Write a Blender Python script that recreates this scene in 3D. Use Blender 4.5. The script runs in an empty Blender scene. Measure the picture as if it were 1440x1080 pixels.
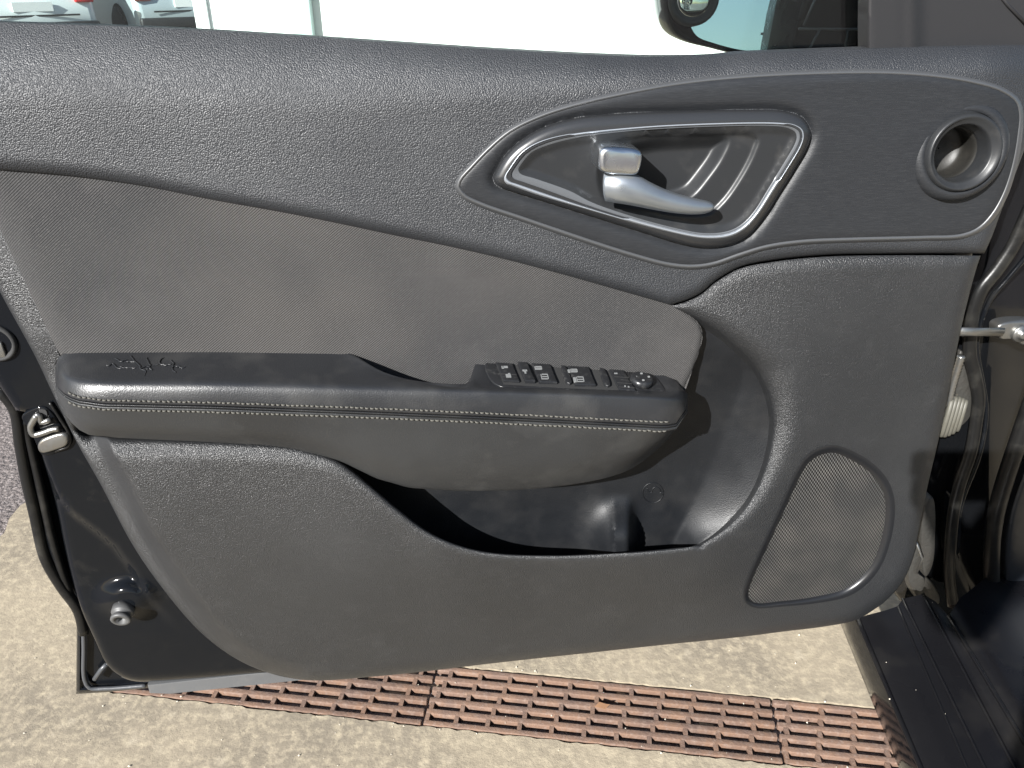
import bpy, bmesh, math, random
import numpy as np
from mathutils import Vector
from mathutils.geometry import delaunay_2d_cdt
random.seed(7); rng = np.random.default_rng(7)
S = bpy.context.scene; COL = S.collection

# ---------------------------------------------------------------- camera
PITCH = math.radians(28.0); F = 1088.0
CAM = np.array([0.0, -0.74, 1.12])
cd = bpy.data.cameras.new('camera'); cam = bpy.data.objects.new('camera', cd); COL.objects.link(cam)
cam.location = CAM; cam.rotation_euler = (math.radians(90) - PITCH, 0, 0)
cd.sensor_width = 36; cd.lens = 36 * F / 1440; cd.clip_start = 0.02; cd.clip_end = 2000
S.camera = cam
# ---------------------------------------------------------------- light
SUN_DIR = Vector((0.67, 1.0, -0.668)).normalized()
to_sun = -SUN_DIR
w = bpy.data.worlds.new('World'); S.world = w; w.use_nodes = True
nt = w.node_tree; bg = nt.nodes['Background']; sky = nt.nodes.new('ShaderNodeTexSky')
sky.sky_type = 'NISHITA'; sky.sun_disc = False
sky.sun_elevation = math.asin(to_sun.z); sky.sun_rotation = math.atan2(to_sun.x, to_sun.y)
nt.links.new(sky.outputs[0], bg.inputs[0]); bg.inputs[1].default_value = 0.05
sl = bpy.data.lights.new('sun', 'SUN'); sl.energy = 5.0; sl.angle = math.radians(0.55); sl.color = (1.0, 0.985, 0.96)
so = bpy.data.objects.new('sun', sl); COL.objects.link(so); so.location = (-2, -4, 5)
so.rotation_euler = SUN_DIR.to_track_quat('-Z', 'Y').to_euler()
S.view_settings.view_transform = 'Standard'; S.view_settings.look = 'None'
S.view_settings.gamma = 1; S.view_settings.use_curve_mapping = False
S.view_settings.exposure = 1.38
S.render.engine = 'CYCLES'

# ---------------------------------------------------------------- frames
YAW = math.radians(7.0)
DN = np.array([math.sin(YAW), -math.cos(YAW), 0.0])       # door normal, towards the cabin
cp, sp = math.cos(PITCH), math.sin(PITCH)
def ray(px, py):
    x = (np.asarray(px, float) - 720) / F; y = (540 - np.asarray(py, float)) / F
    return np.stack([x, cp + y * sp, -sp + y * cp], -1)
def P(px, py, h=0.0):                                      # point on the plane lying h in front of the door
    r = ray(px, py); t = (np.asarray(h) - CAM @ DN) / (r @ DN); return CAM + r * t[..., None]
def G(px, py, z=0.0):                                      # point on a level plane
    r = ray(px, py); t = (np.asarray(z) - CAM[2]) / r[..., 2]; return CAM + r * t[..., None]
def PL(px, py, p0, n):                                     # point on any plane
    r = ray(px, py); t = ((p0 - CAM) @ n) / (r @ n); return CAM + r * t[..., None]

# ---------------------------------------------------------------- materials
MATS = {}
def mat(name, col, rough=0.5, metal=0.0, spec=0.5, bump=None, var=None, coat=0.0, rvar=None, dust=None):
    """bump: list of (kind, scale, strength, distance[, stretch]); var: (scale, colour, amount); dust: (scale, colour, lo, hi)"""
    if name in MATS: return MATS[name]
    m = bpy.data.materials.new(name); m.use_nodes = True; MATS[name] = m
    t = m.node_tree; N = t.nodes; L = t.links; b = N['Principled BSDF']
    b.inputs['Base Color'].default_value = (*col, 1); b.inputs['Roughness'].default_value = rough
    b.inputs['Metallic'].default_value = metal; b.inputs['Specular IOR Level'].default_value = spec
    b.inputs['Coat Weight'].default_value = coat; b.inputs['Coat Roughness'].default_value = 0.06
    tc = N.new('ShaderNodeTexCoord')
    def coord(stretch=None, rot=0):
        mp = N.new('ShaderNodeMapping'); L.new(tc.outputs['Object'], mp.inputs[0])
        if stretch: mp.inputs['Scale'].default_value = stretch
        mp.inputs['Rotation'].default_value = (0, rot, 0)
        return mp.outputs[0]
    def noise(scale, detail=4, rough_=0.6, stretch=None):
        n = N.new('ShaderNodeTexNoise'); n.inputs['Scale'].default_value = scale
        n.inputs['Detail'].default_value = detail; n.inputs['Roughness'].default_value = rough_
        L.new(coord(stretch), n.inputs['Vector']); return n.outputs['Fac']
    def ramp(fac, lo, hi, a=(0, 0, 0, 1), c=(1, 1, 1, 1)):
        r = N.new('ShaderNodeValToRGB'); L.new(fac, r.inputs[0])
        r.color_ramp.elements[0].position = lo; r.color_ramp.elements[1].position = hi
        r.color_ramp.elements[0].color = a; r.color_ramp.elements[1].color = c; return r.outputs[0]
    cur = None
    def mixin(fac, colour):
        nonlocal cur
        mx = N.new('ShaderNodeMix'); mx.data_type = 'RGBA'; L.new(fac, mx.inputs['Factor'])
        if cur is None: mx.inputs['A'].default_value = (*col, 1)
        else: L.new(cur, mx.inputs['A'])
        mx.inputs['B'].default_value = (*colour, 1); cur = mx.outputs['Result']
    for v in (var or []):
        sc, c2, lo, hi = v[:4]
        mixin(ramp(noise(sc, 3, 0.62, v[4] if len(v) > 4 else None), lo, hi), c2)
    if cur is not None: L.new(cur, b.inputs['Base Color'])
    if rvar:
        sc, r0, r1 = rvar[:3]
        r = ramp(noise(sc, 2, 0.6, rvar[3] if len(rvar) > 3 else None), 0.3, 0.7, (r0,) * 3 + (1,), (r1,) * 3 + (1,))
        L.new(r, b.inputs['Roughness'])
    last = None
    for bp in (bump or []):
        kind, sc, st, di = bp[:4]; stretch = bp[4] if len(bp) > 4 else None
        if kind == 'noise': o = noise(sc, 2, 0.55, stretch)
        elif kind == 'leather':
            v = N.new('ShaderNodeTexVoronoi'); v.feature = 'F1'; v.inputs['Scale'].default_value = sc
            nz = N.new('ShaderNodeTexNoise'); nz.inputs['Scale'].default_value = sc * 0.7; L.new(coord(), nz.inputs['Vector'])
            ad = N.new('ShaderNodeVectorMath'); ad.operation = 'MULTIPLY_ADD'
            L.new(nz.outputs['Color'], ad.inputs[0]); ad.inputs[1].default_value = (0.9 / sc,) * 3
            L.new(coord(stretch), ad.inputs[2]); L.new(ad.outputs[0], v.inputs['Vector'])
            iv = N.new('ShaderNodeMath'); iv.operation = 'SUBTRACT'; iv.inputs[0].default_value = 1; L.new(v.outputs['Distance'], iv.inputs[1]); o = iv.outputs[0]
        elif kind == 'weave':
            outs = []
            for rot, k in ((0.62, 1.0), (-0.9, 0.8)):
                wv = N.new('ShaderNodeTexWave'); wv.wave_type = 'BANDS'; wv.bands_direction = 'X'; wv.inputs['Scale'].default_value = sc * k
                wv.inputs['Distortion'].default_value = 0.6; wv.inputs['Detail'].default_value = 1; wv.inputs['Detail Scale'].default_value = 3
                L.new(coord(None, rot), wv.inputs['Vector']); outs.append(wv.outputs['Fac'])
            mm = N.new('ShaderNodeMath'); mm.operation = 'ADD'; L.new(outs[0], mm.inputs[0]); L.new(outs[1], mm.inputs[1]); o = mm.outputs[0]
        elif kind == 'lines':
            wv = N.new('ShaderNodeTexWave'); wv.wave_type = 'BANDS'; wv.bands_direction = 'Z'; wv.inputs['Scale'].default_value = sc
            wv.inputs['Distortion'].default_value = 1.5; L.new(coord(stretch), wv.inputs['Vector']); o = wv.outputs['Fac']
        bn = N.new('ShaderNodeBump'); bn.inputs['Strength'].default_value = st; bn.inputs['Distance'].default_value = di
        L.new(o, bn.inputs['Height'])
        if last is not None: L.new(last, bn.inputs['Normal'])
        last = bn.outputs[0]
    if last is not None: L.new(last, b.inputs['Normal'])
    return m

M_soft = mat('soft_trim', (0.0175, 0.0192, 0.0225), 0.50, spec=0.62, bump=[('leather', 860, 0.8, 0.0007)],
             var=[(6, (0.024, 0.026, 0.0295), 0.45, 0.7)], rvar=(14, 0.47, 0.54))
M_lower = mat('grained_plastic', (0.0105, 0.0113, 0.0128), 0.44, spec=0.75, bump=[('leather', 920, 0.9, 0.0007)],
              var=[(4, (0.0165, 0.0173, 0.0188), 0.40, 0.70), (28, (0.022, 0.0228, 0.024), 0.55, 0.9), (1, (0.030, 0.030, 0.030), 0.66, 0.85, (40, 40, 160)), (90, (0.0165, 0.0175, 0.019), 0.55, 0.8)], rvar=(10, 0.40, 0.46))
M_fabric = mat('woven_fabric', (0.038, 0.0380, 0.0390), 0.85, spec=0.2, bump=[('weave', 215, 0.6, 0.0008)],
               var=[(3.2, (0.060, 0.0570, 0.0545), 0.40, 0.64), (14, (0.062, 0.060, 0.059), 0.5, 0.88), (900, (0.078, 0.0755, 0.075), 0.5, 0.75)])
M_arm = mat('armrest_vinyl', (0.014, 0.0148, 0.0166), 0.35, spec=0.6, bump=[('noise', 900, 0.28, 0.0006), ('leather', 900, 0.2, 0.0004)],
            var=[(16, (0.030, 0.030, 0.030), 0.5, 0.75)], rvar=(18, 0.31, 0.42))
M_armlow = mat('armrest_side_vinyl', (0.0185, 0.0193, 0.0205), 0.40, spec=0.45, bump=[('noise', 900, 0.25, 0.0006), ('leather', 900, 0.2, 0.0004)], var=[(16, (0.044, 0.0445, 0.0445), 0.52, 0.75), (5, (0.024, 0.025, 0.026), 0.45, 0.6)], rvar=(18, 0.40, 0.55))
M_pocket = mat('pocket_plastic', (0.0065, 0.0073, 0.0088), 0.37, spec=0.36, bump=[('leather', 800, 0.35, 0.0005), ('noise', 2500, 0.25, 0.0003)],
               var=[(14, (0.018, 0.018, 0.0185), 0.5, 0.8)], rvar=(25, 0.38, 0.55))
M_bezel = mat('brushed_bezel', (0.015, 0.0162, 0.0185), 0.46, spec=0.34, bump=[('noise', 1, 0.5, 0.0004, (180, 180, 2600))],
              var=[(1, (0.024, 0.0254, 0.028), 0.45, 0.75, (90, 90, 1800))])
M_cup = mat('satin_black', (0.018, 0.019, 0.0205), 0.36, spec=0.32, bump=[('noise', 1800, 0.12, 0.0003)], var=[(40, (0.032, 0.032, 0.032), 0.55, 0.8)])
M_chrome = mat('satin_chrome', (0.62, 0.65, 0.68), 0.24, metal=1.0, bump=[('noise', 500, 0.03, 0.0004)], rvar=(30, 0.2, 0.32))
M_lever = mat('satin_silver_paint', (0.33, 0.36, 0.39), 0.30, metal=0.85, bump=[('noise', 900, 0.04, 0.0003)], rvar=(40, 0.24, 0.38))
M_paint = mat('black_gloss_paint', (0.0045, 0.0052, 0.0065), 0.07, spec=0.2, coat=0.0, bump=[('noise', 60, 0.05, 0.001)],
              var=[(25, (0.014, 0.0138, 0.0135), 0.58, 0.85)], rvar=(22, 0.04, 0.12))
M_sill = mat('sill_plastic', (0.006, 0.006, 0.007), 0.30, spec=0.17, bump=[('noise', 700, 0.1, 0.0003)],
             var=[(12, (0.016, 0.015, 0.014), 0.55, 0.85)], rvar=(20, 0.22, 0.42))
M_rubber = mat('seal_rubber', (0.007, 0.007, 0.007), 0.36, spec=0.30, bump=[('noise', 400, 0.2, 0.0006)], var=[(30, (0.028, 0.027, 0.024), 0.5, 0.8)])
M_greyseal = mat('grey_weather_lip', (0.075, 0.077, 0.08), 0.55, bump=[('noise', 300, 0.2, 0.0005)], var=[(40, (0.09, 0.09, 0.09), 0.5, 0.8)])
M_switch = mat('switch_plastic', (0.014, 0.0145, 0.016), 0.30, spec=0.4, bump=[('noise', 2500, 0.1, 0.0002)], var=[(150, (0.045, 0.045, 0.044), 0.55, 0.8)])
M_icon = mat('icon_print', (0.18, 0.185, 0.185), 0.5)
M_thread = mat('thread', (0.075, 0.072, 0.062), 0.75, bump=[('noise', 3000, 0.4, 0.0003)])
M_steel = mat('zinc_steel', (0.27, 0.27, 0.26), 0.34, metal=0.9, bump=[('noise', 250, 0.2, 0.0006)], var=[(60, (0.25, 0.23, 0.2), 0.5, 0.75)])
M_cream = mat('cream_rubber', (0.085, 0.081, 0.066), 0.55, bump=[('noise', 200, 0.2, 0.0006)], var=[(60, (0.07, 0.065, 0.05), 0.5, 0.8)])
M_grime = mat('grimy_metal', (0.030, 0.029, 0.026), 0.5, spec=0.5, bump=[('noise', 150, 0.6, 0.002)], var=[(70, (0.03, 0.028, 0.025), 0.45, 0.65), (40, (0.12, 0.105, 0.07), 0.62, 0.85)])
M_dark = mat('dark_plastic', (0.016, 0.0158, 0.017), 0.5, bump=[('noise', 1500, 0.2, 0.0003)])
M_conc = mat('concrete', (0.265, 0.224, 0.163), 0.9, spec=0.25, bump=[('noise', 14, 0.3, 0.012), ('noise', 170, 0.35, 0.003), ('noise', 750, 0.5, 0.0013)],
             var=[(2.6, (0.185, 0.158, 0.12), 0.4, 0.64), (60, (0.37, 0.315, 0.225), 0.45, 0.75), (240, (0.20, 0.165, 0.12), 0.6, 0.82), (22, (0.37, 0.32, 0.24), 0.6, 0.85)])
M_asph = mat('asphalt', (0.12, 0.103, 0.097), 0.9, spec=0.3, bump=[('noise', 90, 0.9, 0.01), ('noise', 400, 0.6, 0.003)],
             var=[(130, (0.24, 0.21, 0.20), 0.48, 0.66), (60, (0.05, 0.045, 0.045), 0.55, 0.75)])
M_rust = mat('rusty_iron', (0.158, 0.095, 0.064), 0.75, spec=0.35, bump=[('noise', 220, 0.5, 0.002), ('noise', 900, 0.4, 0.0008)],
             var=[(18, (0.115, 0.075, 0.058), 0.42, 0.66), (130, (0.185, 0.132, 0.105), 0.5, 0.75), (45, (0.21, 0.14, 0.095), 0.62, 0.82)])
M_trench = mat('trench_floor', (0.05, 0.045, 0.04), 0.8, bump=[('noise', 60, 0.5, 0.006)])  # even base, darker than the slab concrete
M_white = mat('white_render', (0.82, 0.83, 0.82), 0.8, bump=[('noise', 40, 0.1, 0.003)])
M_post = mat('pale_green_paint', (0.42, 0.52, 0.50), 0.6)
M_silver = mat('silver_car_paint', (0.50, 0.56, 0.58), 0.3, metal=0.35, coat=0.4)
M_cwhite = mat('white_car_paint', (0.72, 0.76, 0.76), 0.3, coat=0.4)
M_red = mat('red_lens', (0.55, 0.03, 0.03), 0.25)
M_tyre = mat('tyre_rubber', (0.02, 0.02, 0.02), 0.8)
M_carglass = mat('dark_car_glass', (0.02, 0.03, 0.03), 0.08)
M_mirror = mat('mirror_silver', (0.86, 0.9, 0.9), 0.03, metal=1.0)
M_leaf = mat('dry_leaf', (0.19, 0.10, 0.05), 0.8)
M_deadgrey = mat('grit', (0.45, 0.41, 0.34), 0.9)
# side window glass
M_glass = bpy.data.materials.new('window_glass'); M_glass.use_nodes = True
_t = M_glass.node_tree; _t.nodes.remove(_t.nodes['Principled BSDF'])
_tr = _t.nodes.new('ShaderNodeBsdfTransparent'); _tr.inputs[0].default_value = (0.87, 0.94, 0.92, 1)
_gl = _t.nodes.new('ShaderNodeBsdfGlossy'); _gl.inputs['Roughness'].default_value = 0.02
_fr = _t.nodes.new('ShaderNodeFresnel'); _fr.inputs[0].default_value = 1.5
_mx = _t.nodes.new('ShaderNodeMixShader'); _t.links.new(_fr.outputs[0], _mx.inputs[0]); _t.links.new(_tr.outputs[0], _mx.inputs[1]); _t.links.new(_gl.outputs[0], _mx.inputs[2])
_t.links.new(_mx.outputs[0], _t.nodes['Material Output'].inputs[0])
# perforated speaker mesh: rows of small holes as fine relief
def grille_material():
    m = bpy.data.materials.new('perforated_mesh'); m.use_nodes = True; t = m.node_tree; N = t.nodes; L = t.links; b = N['Principled BSDF']
    tc = N.new('ShaderNodeTexCoord'); sx = N.new('ShaderNodeSeparateXYZ'); mp = N.new('ShaderNodeMapping')
    mp.inputs['Rotation'].default_value = (0, math.radians(8), 0); L.new(tc.outputs['Object'], mp.inputs[0]); L.new(mp.outputs[0], sx.inputs[0])
    def math_(op, a, c=None):
        n = N.new('ShaderNodeMath'); n.operation = op
        for i, v in enumerate((a, c)):
            if v is None: continue
            if isinstance(v, (int, float)): n.inputs[i].default_value = v
            else: L.new(v, n.inputs[i])
        return n.outputs[0]
    K = 2 * math.pi / 0.0036
    a1 = math_('SINE', math_('MULTIPLY', math_('ADD', sx.outputs['X'], math_('MULTIPLY', sx.outputs['Z'], 0.577)), K))
    a2 = math_('SINE', math_('MULTIPLY', math_('SUBTRACT', sx.outputs['X'], math_('MULTIPLY', sx.outputs['Z'], 0.577)), K))
    s = math_('ADD', a1, a2)
    r = N.new('ShaderNodeMapRange'); L.new(s, r.inputs['Value']); r.inputs['From Min'].default_value = -0.35; r.inputs['From Max'].default_value = 0.55
    mx = N.new('ShaderNodeMix'); mx.data_type = 'RGBA'; L.new(r.outputs[0], mx.inputs['Factor']); mx.inputs['A'].default_value = (0.003, 0.003, 0.003, 1)
    nz = N.new('ShaderNodeTexNoise'); nz.inputs['Scale'].default_value = 25; L.new(tc.outputs['Object'], nz.inputs['Vector'])
    cr = N.new('ShaderNodeValToRGB'); L.new(nz.outputs['Fac'], cr.inputs[0])
    cr.color_ramp.elements[0].color = (0.062, 0.062, 0.061, 1); cr.color_ramp.elements[1].color = (0.105, 0.100, 0.092, 1)
    cr.color_ramp.elements[0].position = 0.35; cr.color_ramp.elements[1].position = 0.7
    L.new(cr.outputs[0], mx.inputs['B']); L.new(mx.outputs['Result'], b.inputs['Base Color'])
    b.inputs['Roughness'].default_value = 0.5; b.inputs['Specular IOR Level'].default_value = 0.4
    bn = N.new('ShaderNodeBump'); bn.inputs['Strength'].default_value = 0.7; bn.inputs['Distance'].default_value = 0.0008
    L.new(r.outputs[0], bn.inputs['Height']); L.new(bn.outputs[0], b.inputs['Normal'])
    return m
M_grille = grille_material()

# ---------------------------------------------------------------- object helpers
def thing(name, label, cat, loc=(0, 0, 0), group=None):
    o = bpy.data.objects.new(name, None); COL.objects.link(o); o.location = loc
    o.empty_display_size = 0.05; o['label'] = label; o['category'] = cat
    if group: o['group'] = group
    return o
def wloc(o):
    v = Vector((0, 0, 0))
    while o is not None: v += o.location; o = o.parent
    return v
def mesh_obj(name, verts, faces, material, parent=None, smooth=True, kind=None, label=None, flat_angle=None):
    me = bpy.data.meshes.new(name); off = wloc(parent) if parent else Vector((0, 0, 0))
    me.from_pydata([(v[0] - off.x, v[1] - off.y, v[2] - off.z) for v in verts], [], faces)
    bm = bmesh.new(); bm.from_mesh(me); bmesh.ops.recalc_face_normals(bm, faces=bm.faces)
    if flat_angle:
        for e in bm.edges: e.smooth = not (len(e.link_faces) == 2 and e.calc_face_angle(0) > flat_angle)
    bm.to_mesh(me); bm.free()
    if smooth: me.polygons.foreach_set('use_smooth', [True] * len(me.polygons))
    me.materials.append(material); me.update()
    o = bpy.data.objects.new(name, me); COL.objects.link(o); o.parent = parent
    if kind: o['kind'] = kind
    if label: o['label'] = label
    return o
def cat_rom(p, step):
    p = np.asarray(p, float)
    if len(p) < 3:
        n = max(1, int(np.linalg.norm(p[1] - p[0]) / step)); return np.array([p[0] + (p[1] - p[0]) * k / n for k in range(n + 1)])
    q = np.vstack([2 * p[0] - p[1], p, 2 * p[-1] - p[-2]]); out = [p[0]]
    for i in range(1, len(q) - 2):
        a, b, c, d = q[i - 1:i + 3]; n = max(1, int(np.linalg.norm(c[:2] - b[:2]) / step))
        d0 = max(np.linalg.norm((b - a)[:2]), 1e-9) ** .5; d1 = max(np.linalg.norm((c - b)[:2]), 1e-9) ** .5; d2 = max(np.linalg.norm((d - c)[:2]), 1e-9) ** .5
        m1 = ((b - a) / d0 - (c - a) / (d0 + d1) + (c - b) / d1) * d1; m2 = ((c - b) / d1 - (d - b) / (d1 + d2) + (d - c) / d2) * d1
        for k in range(1, n + 1):
            t = k / n
            out.append((2 * t**3 - 3 * t**2 + 1) * b + (t**3 - 2 * t**2 + t) * m1 + (-2 * t**3 + 3 * t**2) * c + (t**3 - t**2) * m2)
    return np.array(out)
def outline(pts, step=4.0):
    """closed outline; a point with a third item is a sharp corner"""
    xy = [np.array(p[:2], float) for p in pts]; sh = [i for i, p in enumerate(pts) if len(p) > 2]
    n = len(xy)
    if not sh:
        ext = np.array(xy[-3:] + xy + xy[:3]); c = cat_rom(ext, step)
        i0 = np.argmin(np.linalg.norm(c - xy[0], axis=1)); 
        d = np.linalg.norm(c - xy[-1], axis=1); d[:i0 + 1] = 1e9; i1 = np.argmin(d)
        d = np.linalg.norm(c - xy[0], axis=1); d[:i1] = 1e9; i2 = np.argmin(d)
        return c[i0:i2]
    out = []
    for k, s in enumerate(sh):
        e = sh[(k + 1) % len(sh)]; e2 = e if e > s else e + n
        out.append(cat_rom([xy[j % n] for j in range(s, e2 + 1)], step)[:-1])
    return np.vstack(out)
def seg_dist(X, Y, poly, closed=False):
    p = np.asarray(poly, float); a = p if closed else p[:-1]; b = np.roll(p, -1, 0) if closed else p[1:]
    out = np.empty(len(X)); ab = b - a; L2 = np.maximum((ab ** 2).sum(1), 1e-12)
    for i in range(0, len(X), 4000):
        x = X[i:i + 4000, None]; y = Y[i:i + 4000, None]
        t = np.clip(((x - a[:, 0]) * ab[:, 0] + (y - a[:, 1]) * ab[:, 1]) / L2, 0, 1)
        out[i:i + 4000] = np.sqrt(((x - a[:, 0] - t * ab[:, 0]) ** 2 + (y - a[:, 1] - t * ab[:, 1]) ** 2).min(1))
    return out
def inside(X, Y, poly):
    p = np.asarray(poly, float); a = p; b = np.roll(p, -1, 0); r = np.zeros(len(X), bool)
    for i in range(0, len(X), 4000):
        x = X[i:i + 4000, None]; y = Y[i:i + 4000, None]
        c = ((a[:, 1] > y) != (b[:, 1] > y)) & (x < (b[:, 0] - a[:, 0]) * (y - a[:, 1]) / (b[:, 1] - a[:, 1] + 1e-12) + a[:, 0])
        r[i:i + 4000] = c.sum(1) % 2 == 1
    return r
def roll(d, wd, drop):
    q = np.clip(1 - d / wd, 0, 1); return drop * (1 - np.sqrt(np.maximum(1 - q * q, 0)))
def sstep(x, a, b):
    t = np.clip((x - a) / (b - a), 0, 1); return t * t * (3 - 2 * t)
def patch(name, poly, hf, material, parent, spacing=6.0, rings=(1, 2.2, 4, 6.5, 10, 15), back=0.012, holes=(), skirt=0.0, **kw):
    """a moulded sheet: outline traced on the door, relief hf(x, y, distance to edge), edge turned back by `back`"""
    poly = np.asarray(poly, float); n = len(poly)
    x0, y0 = poly.min(0); x1, y1 = poly.max(0)
    gx, gy = np.meshgrid(np.arange(x0, x1, spacing), np.arange(y0, y1, spacing * .87))
    gx = gx + (np.arange(gx.shape[0]) % 2)[:, None] * spacing / 2
    gx = gx.ravel(); gy = gy.ravel(); k = inside(gx, gy, poly); gx, gy = gx[k], gy[k]
    d = seg_dist(gx, gy, poly, True); lim = max(rings) if rings else 1.0; k = d > lim + spacing * .4; pts = [np.stack([gx[k], gy[k]], 1)]
    tg = np.roll(poly, -1, 0) - np.roll(poly, 1, 0); nm = np.stack([-tg[:, 1], tg[:, 0]], 1); nm /= np.linalg.norm(nm, axis=1)[:, None] + 1e-12
    area = 0.5 * np.sum(poly[:, 0] * np.roll(poly[:, 1], -1) - np.roll(poly[:, 0], -1) * poly[:, 1])
    if area < 0: nm = -nm
    for r in rings:
        q = poly + nm * r; k = inside(q[:, 0], q[:, 1], poly) & (seg_dist(q[:, 0], q[:, 1], poly, True) > r * 0.93); pts.append(q[k])
    hl = [np.asarray(q, float) for q in holes]; ed = [(i, (i + 1) % n) for i in range(n)]; base = n
    for q in hl:
        ed += [(base + i, base + (i + 1) % len(q)) for i in range(len(q))]; base += len(q)
        pts = [a[~inside(a[:, 0], a[:, 1], q)] for a in pts]
    allp = np.vstack([poly] + hl + pts)
    res = delaunay_2d_cdt([Vector(v) for v in allp], ed, [], 1, 1e-4)
    V = np.array([tuple(v) for v in res[0]]); faces = [tuple(f) for f in res[2]]
    for q in hl:
        c = np.array([V[list(f)].mean(0) for f in faces]); k = inside(c[:, 0], c[:, 1], q); faces = [f for f, b in zip(faces, k) if not b]
    d = seg_dist(V[:, 0], V[:, 1], poly, True); h = hf(V[:, 0], V[:, 1], d)
    W3 = list(P(V[:, 0], V[:, 1], h))
    if back:
        cnt = {}
        for f in faces:
            for i in range(3):
                e = (f[i], f[(i + 1) % 3]); key = tuple(sorted(e)); cnt[key] = None if key in cnt else e
        mp = {}
        for e in [e for e in cnt.values() if e]:
            ids = []
            for v in e:
                if v not in mp: mp[v] = len(W3); W3.append(W3[v] + (-DN * .78 + np.array([0, 0, -skirt])) * back)
            faces.append((e[1], e[0], mp[e[0]], mp[e[1]]))
    return mesh_obj(name, W3, faces, material, parent, flat_angle=math.radians(55), **kw)
def sections(name, secs, material, parent, caps=True, closed=True, **kw):
    n = len(secs[0]); V = [v for s in secs for v in s]; Fc = []
    for i in range(len(secs) - 1):
        for j in range(n if closed else n - 1):
            a = i * n + j; b = i * n + (j + 1) % n; Fc.append((a, b, b + n, a + n))
    if caps and closed: Fc += [tuple(range(n)), tuple(range((len(secs) - 1) * n, len(secs) * n))]
    return mesh_obj(name, V, Fc, material, parent, **kw)
def tube_geo(pts, rad, sides=10, closed=False, squash=1.0, ref=None):
    pts = [np.asarray(p, float) for p in pts]; n = len(pts); out = []
    for i, p in enumerate(pts):
        a = pts[(i - 1) % n] if closed or i else p; b = pts[(i + 1) % n] if closed or i < n - 1 else p
        t = b - a; t /= np.linalg.norm(t) + 1e-12; rf = np.asarray(ref if ref is not None else DN, float)
        s = np.cross(t, rf); s /= np.linalg.norm(s) + 1e-12; u = np.cross(s, t)
        r = rad[i] if hasattr(rad, '__len__') else rad
        ra, rb = (r if hasattr(r, '__len__') else (r, r * squash))
        out.append([p + s * ra * math.cos(2 * math.pi * k / sides) + u * rb * math.sin(2 * math.pi * k / sides) for k in range(sides)])
    if closed: out.append(out[0])
    return out
def tube(name, pts, rad, material, parent, sides=10, closed=False, squash=1.0, ref=None, **kw):
    return sections(name, tube_geo(pts, rad, sides, closed, squash, ref), material, parent, caps=not closed, **kw)
def join_geo(parts):
    V = []; Fc = []
    for v, f in parts:
        o = len(V); V += list(v); Fc += [tuple(i + o for i in q) for q in f]
    return V, Fc
def prism_geo(top, bottom, bevel=0.0, centre=None):
    """closed slab between two matching loops; bevel pulls in the rim of the top loop"""
    n = len(top); top = np.asarray(top, float); bottom = np.asarray(bottom, float)
    loops = [bottom]
    if bevel:
        c = top.mean(0); up = (top - bottom); L_ = np.linalg.norm(up, axis=1)[:, None]; up = up / np.maximum(L_, 1e-9)
        dirc = c - top; dl = np.linalg.norm(dirc, axis=1)[:, None]; dirc = dirc / np.maximum(dl, 1e-9)
        for a in (0, 30, 60, 90):
            r = math.radians(a); loops.append(top - up * bevel * (1 - math.sin(r)) + dirc * bevel * (1 - math.cos(r)))
    else: loops.append(top)
    V = [v for l in loops for v in l]; Fc = []
    for i in range(len(loops) - 1):
        for j in range(n):
            a = i * n + j; b = i * n + (j + 1) % n; Fc.append((a, b, b + n, a + n))
    Fc.append(tuple(range(n))); Fc.append(tuple(range((len(loops) - 1) * n, len(loops) * n)))
    return V, Fc
def prism(name, top, bottom, material, parent, bevel=0.0, **kw):
    V, Fc = prism_geo(top, bottom, bevel); return mesh_obj(name, V, Fc, material, parent, flat_angle=math.radians(38), **kw)
def hprism(name, px, h0, h1, material, parent, bevel=0.0, **kw):
    px = np.asarray(px, float); return prism(name, P(px[:, 0], px[:, 1], h1), P(px[:, 0], px[:, 1], h1) - DN * (h1 - h0), material, parent, bevel, **kw)
def box_geo(c, ax, ay, az):
    c, ax, ay, az = map(lambda q: np.asarray(q, float), (c, ax, ay, az))
    V = [c + sx * ax + sy * ay + sz * az for sx in (-1, 1) for sy in (-1, 1) for sz in (-1, 1)]
    return V, [(0, 1, 3, 2), (4, 6, 7, 5), (0, 4, 5, 1), (2, 3, 7, 6), (0, 2, 6, 4), (1, 5, 7, 3)]
def bevel_obj(o, wd, seg=2):
    m = o.modifiers.new('bevel', 'BEVEL'); m.width = wd; m.segments = seg; m.limit_method = 'ANGLE'; m.angle_limit = math.radians(40); return o

# ================================================================ SETTING
# ground: asphalt sheet, concrete slab with the drain trench let into it
ga = G(228, 979)[:2]; gb = G(1103, 1073)[:2]; GU = (gb - ga) / np.linalg.norm(gb - ga); GV = np.array([-GU[1], GU[0]])
def gsv(s, v, z=0.0): q = ga + GU * s + GV * v; return np.array([q[0], q[1], z])
def to_s(px, py): return float((G(px, py)[:2] - ga) @ GU)
J1 = to_s(602, 985); J2 = to_s(1095, 1033); GL = J2 - J1; GW = float((G(700, 943)[:2] - ga) @ GV) * 0.985
S0, S1 = J1 - GL, J2 + GL
XL = float(G(0, 750)[0])
asphalt = mesh_obj('asphalt_ground', [(-600, -300, -0.012), (600, -300, -0.012), (600, 900, -0.012), (-600, 900, -0.012)], [(0, 1, 2, 3)], M_asph, None, kind='structure')
edge = [(XL + 0.012 * math.sin(k * 1.7) + rng.uniform(-.006, .006), -2 + 0.05 * k) for k in range(160)]
outer = [(5.0, -2.0), (5.0, 5.9)] + edge[::-1]
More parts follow.
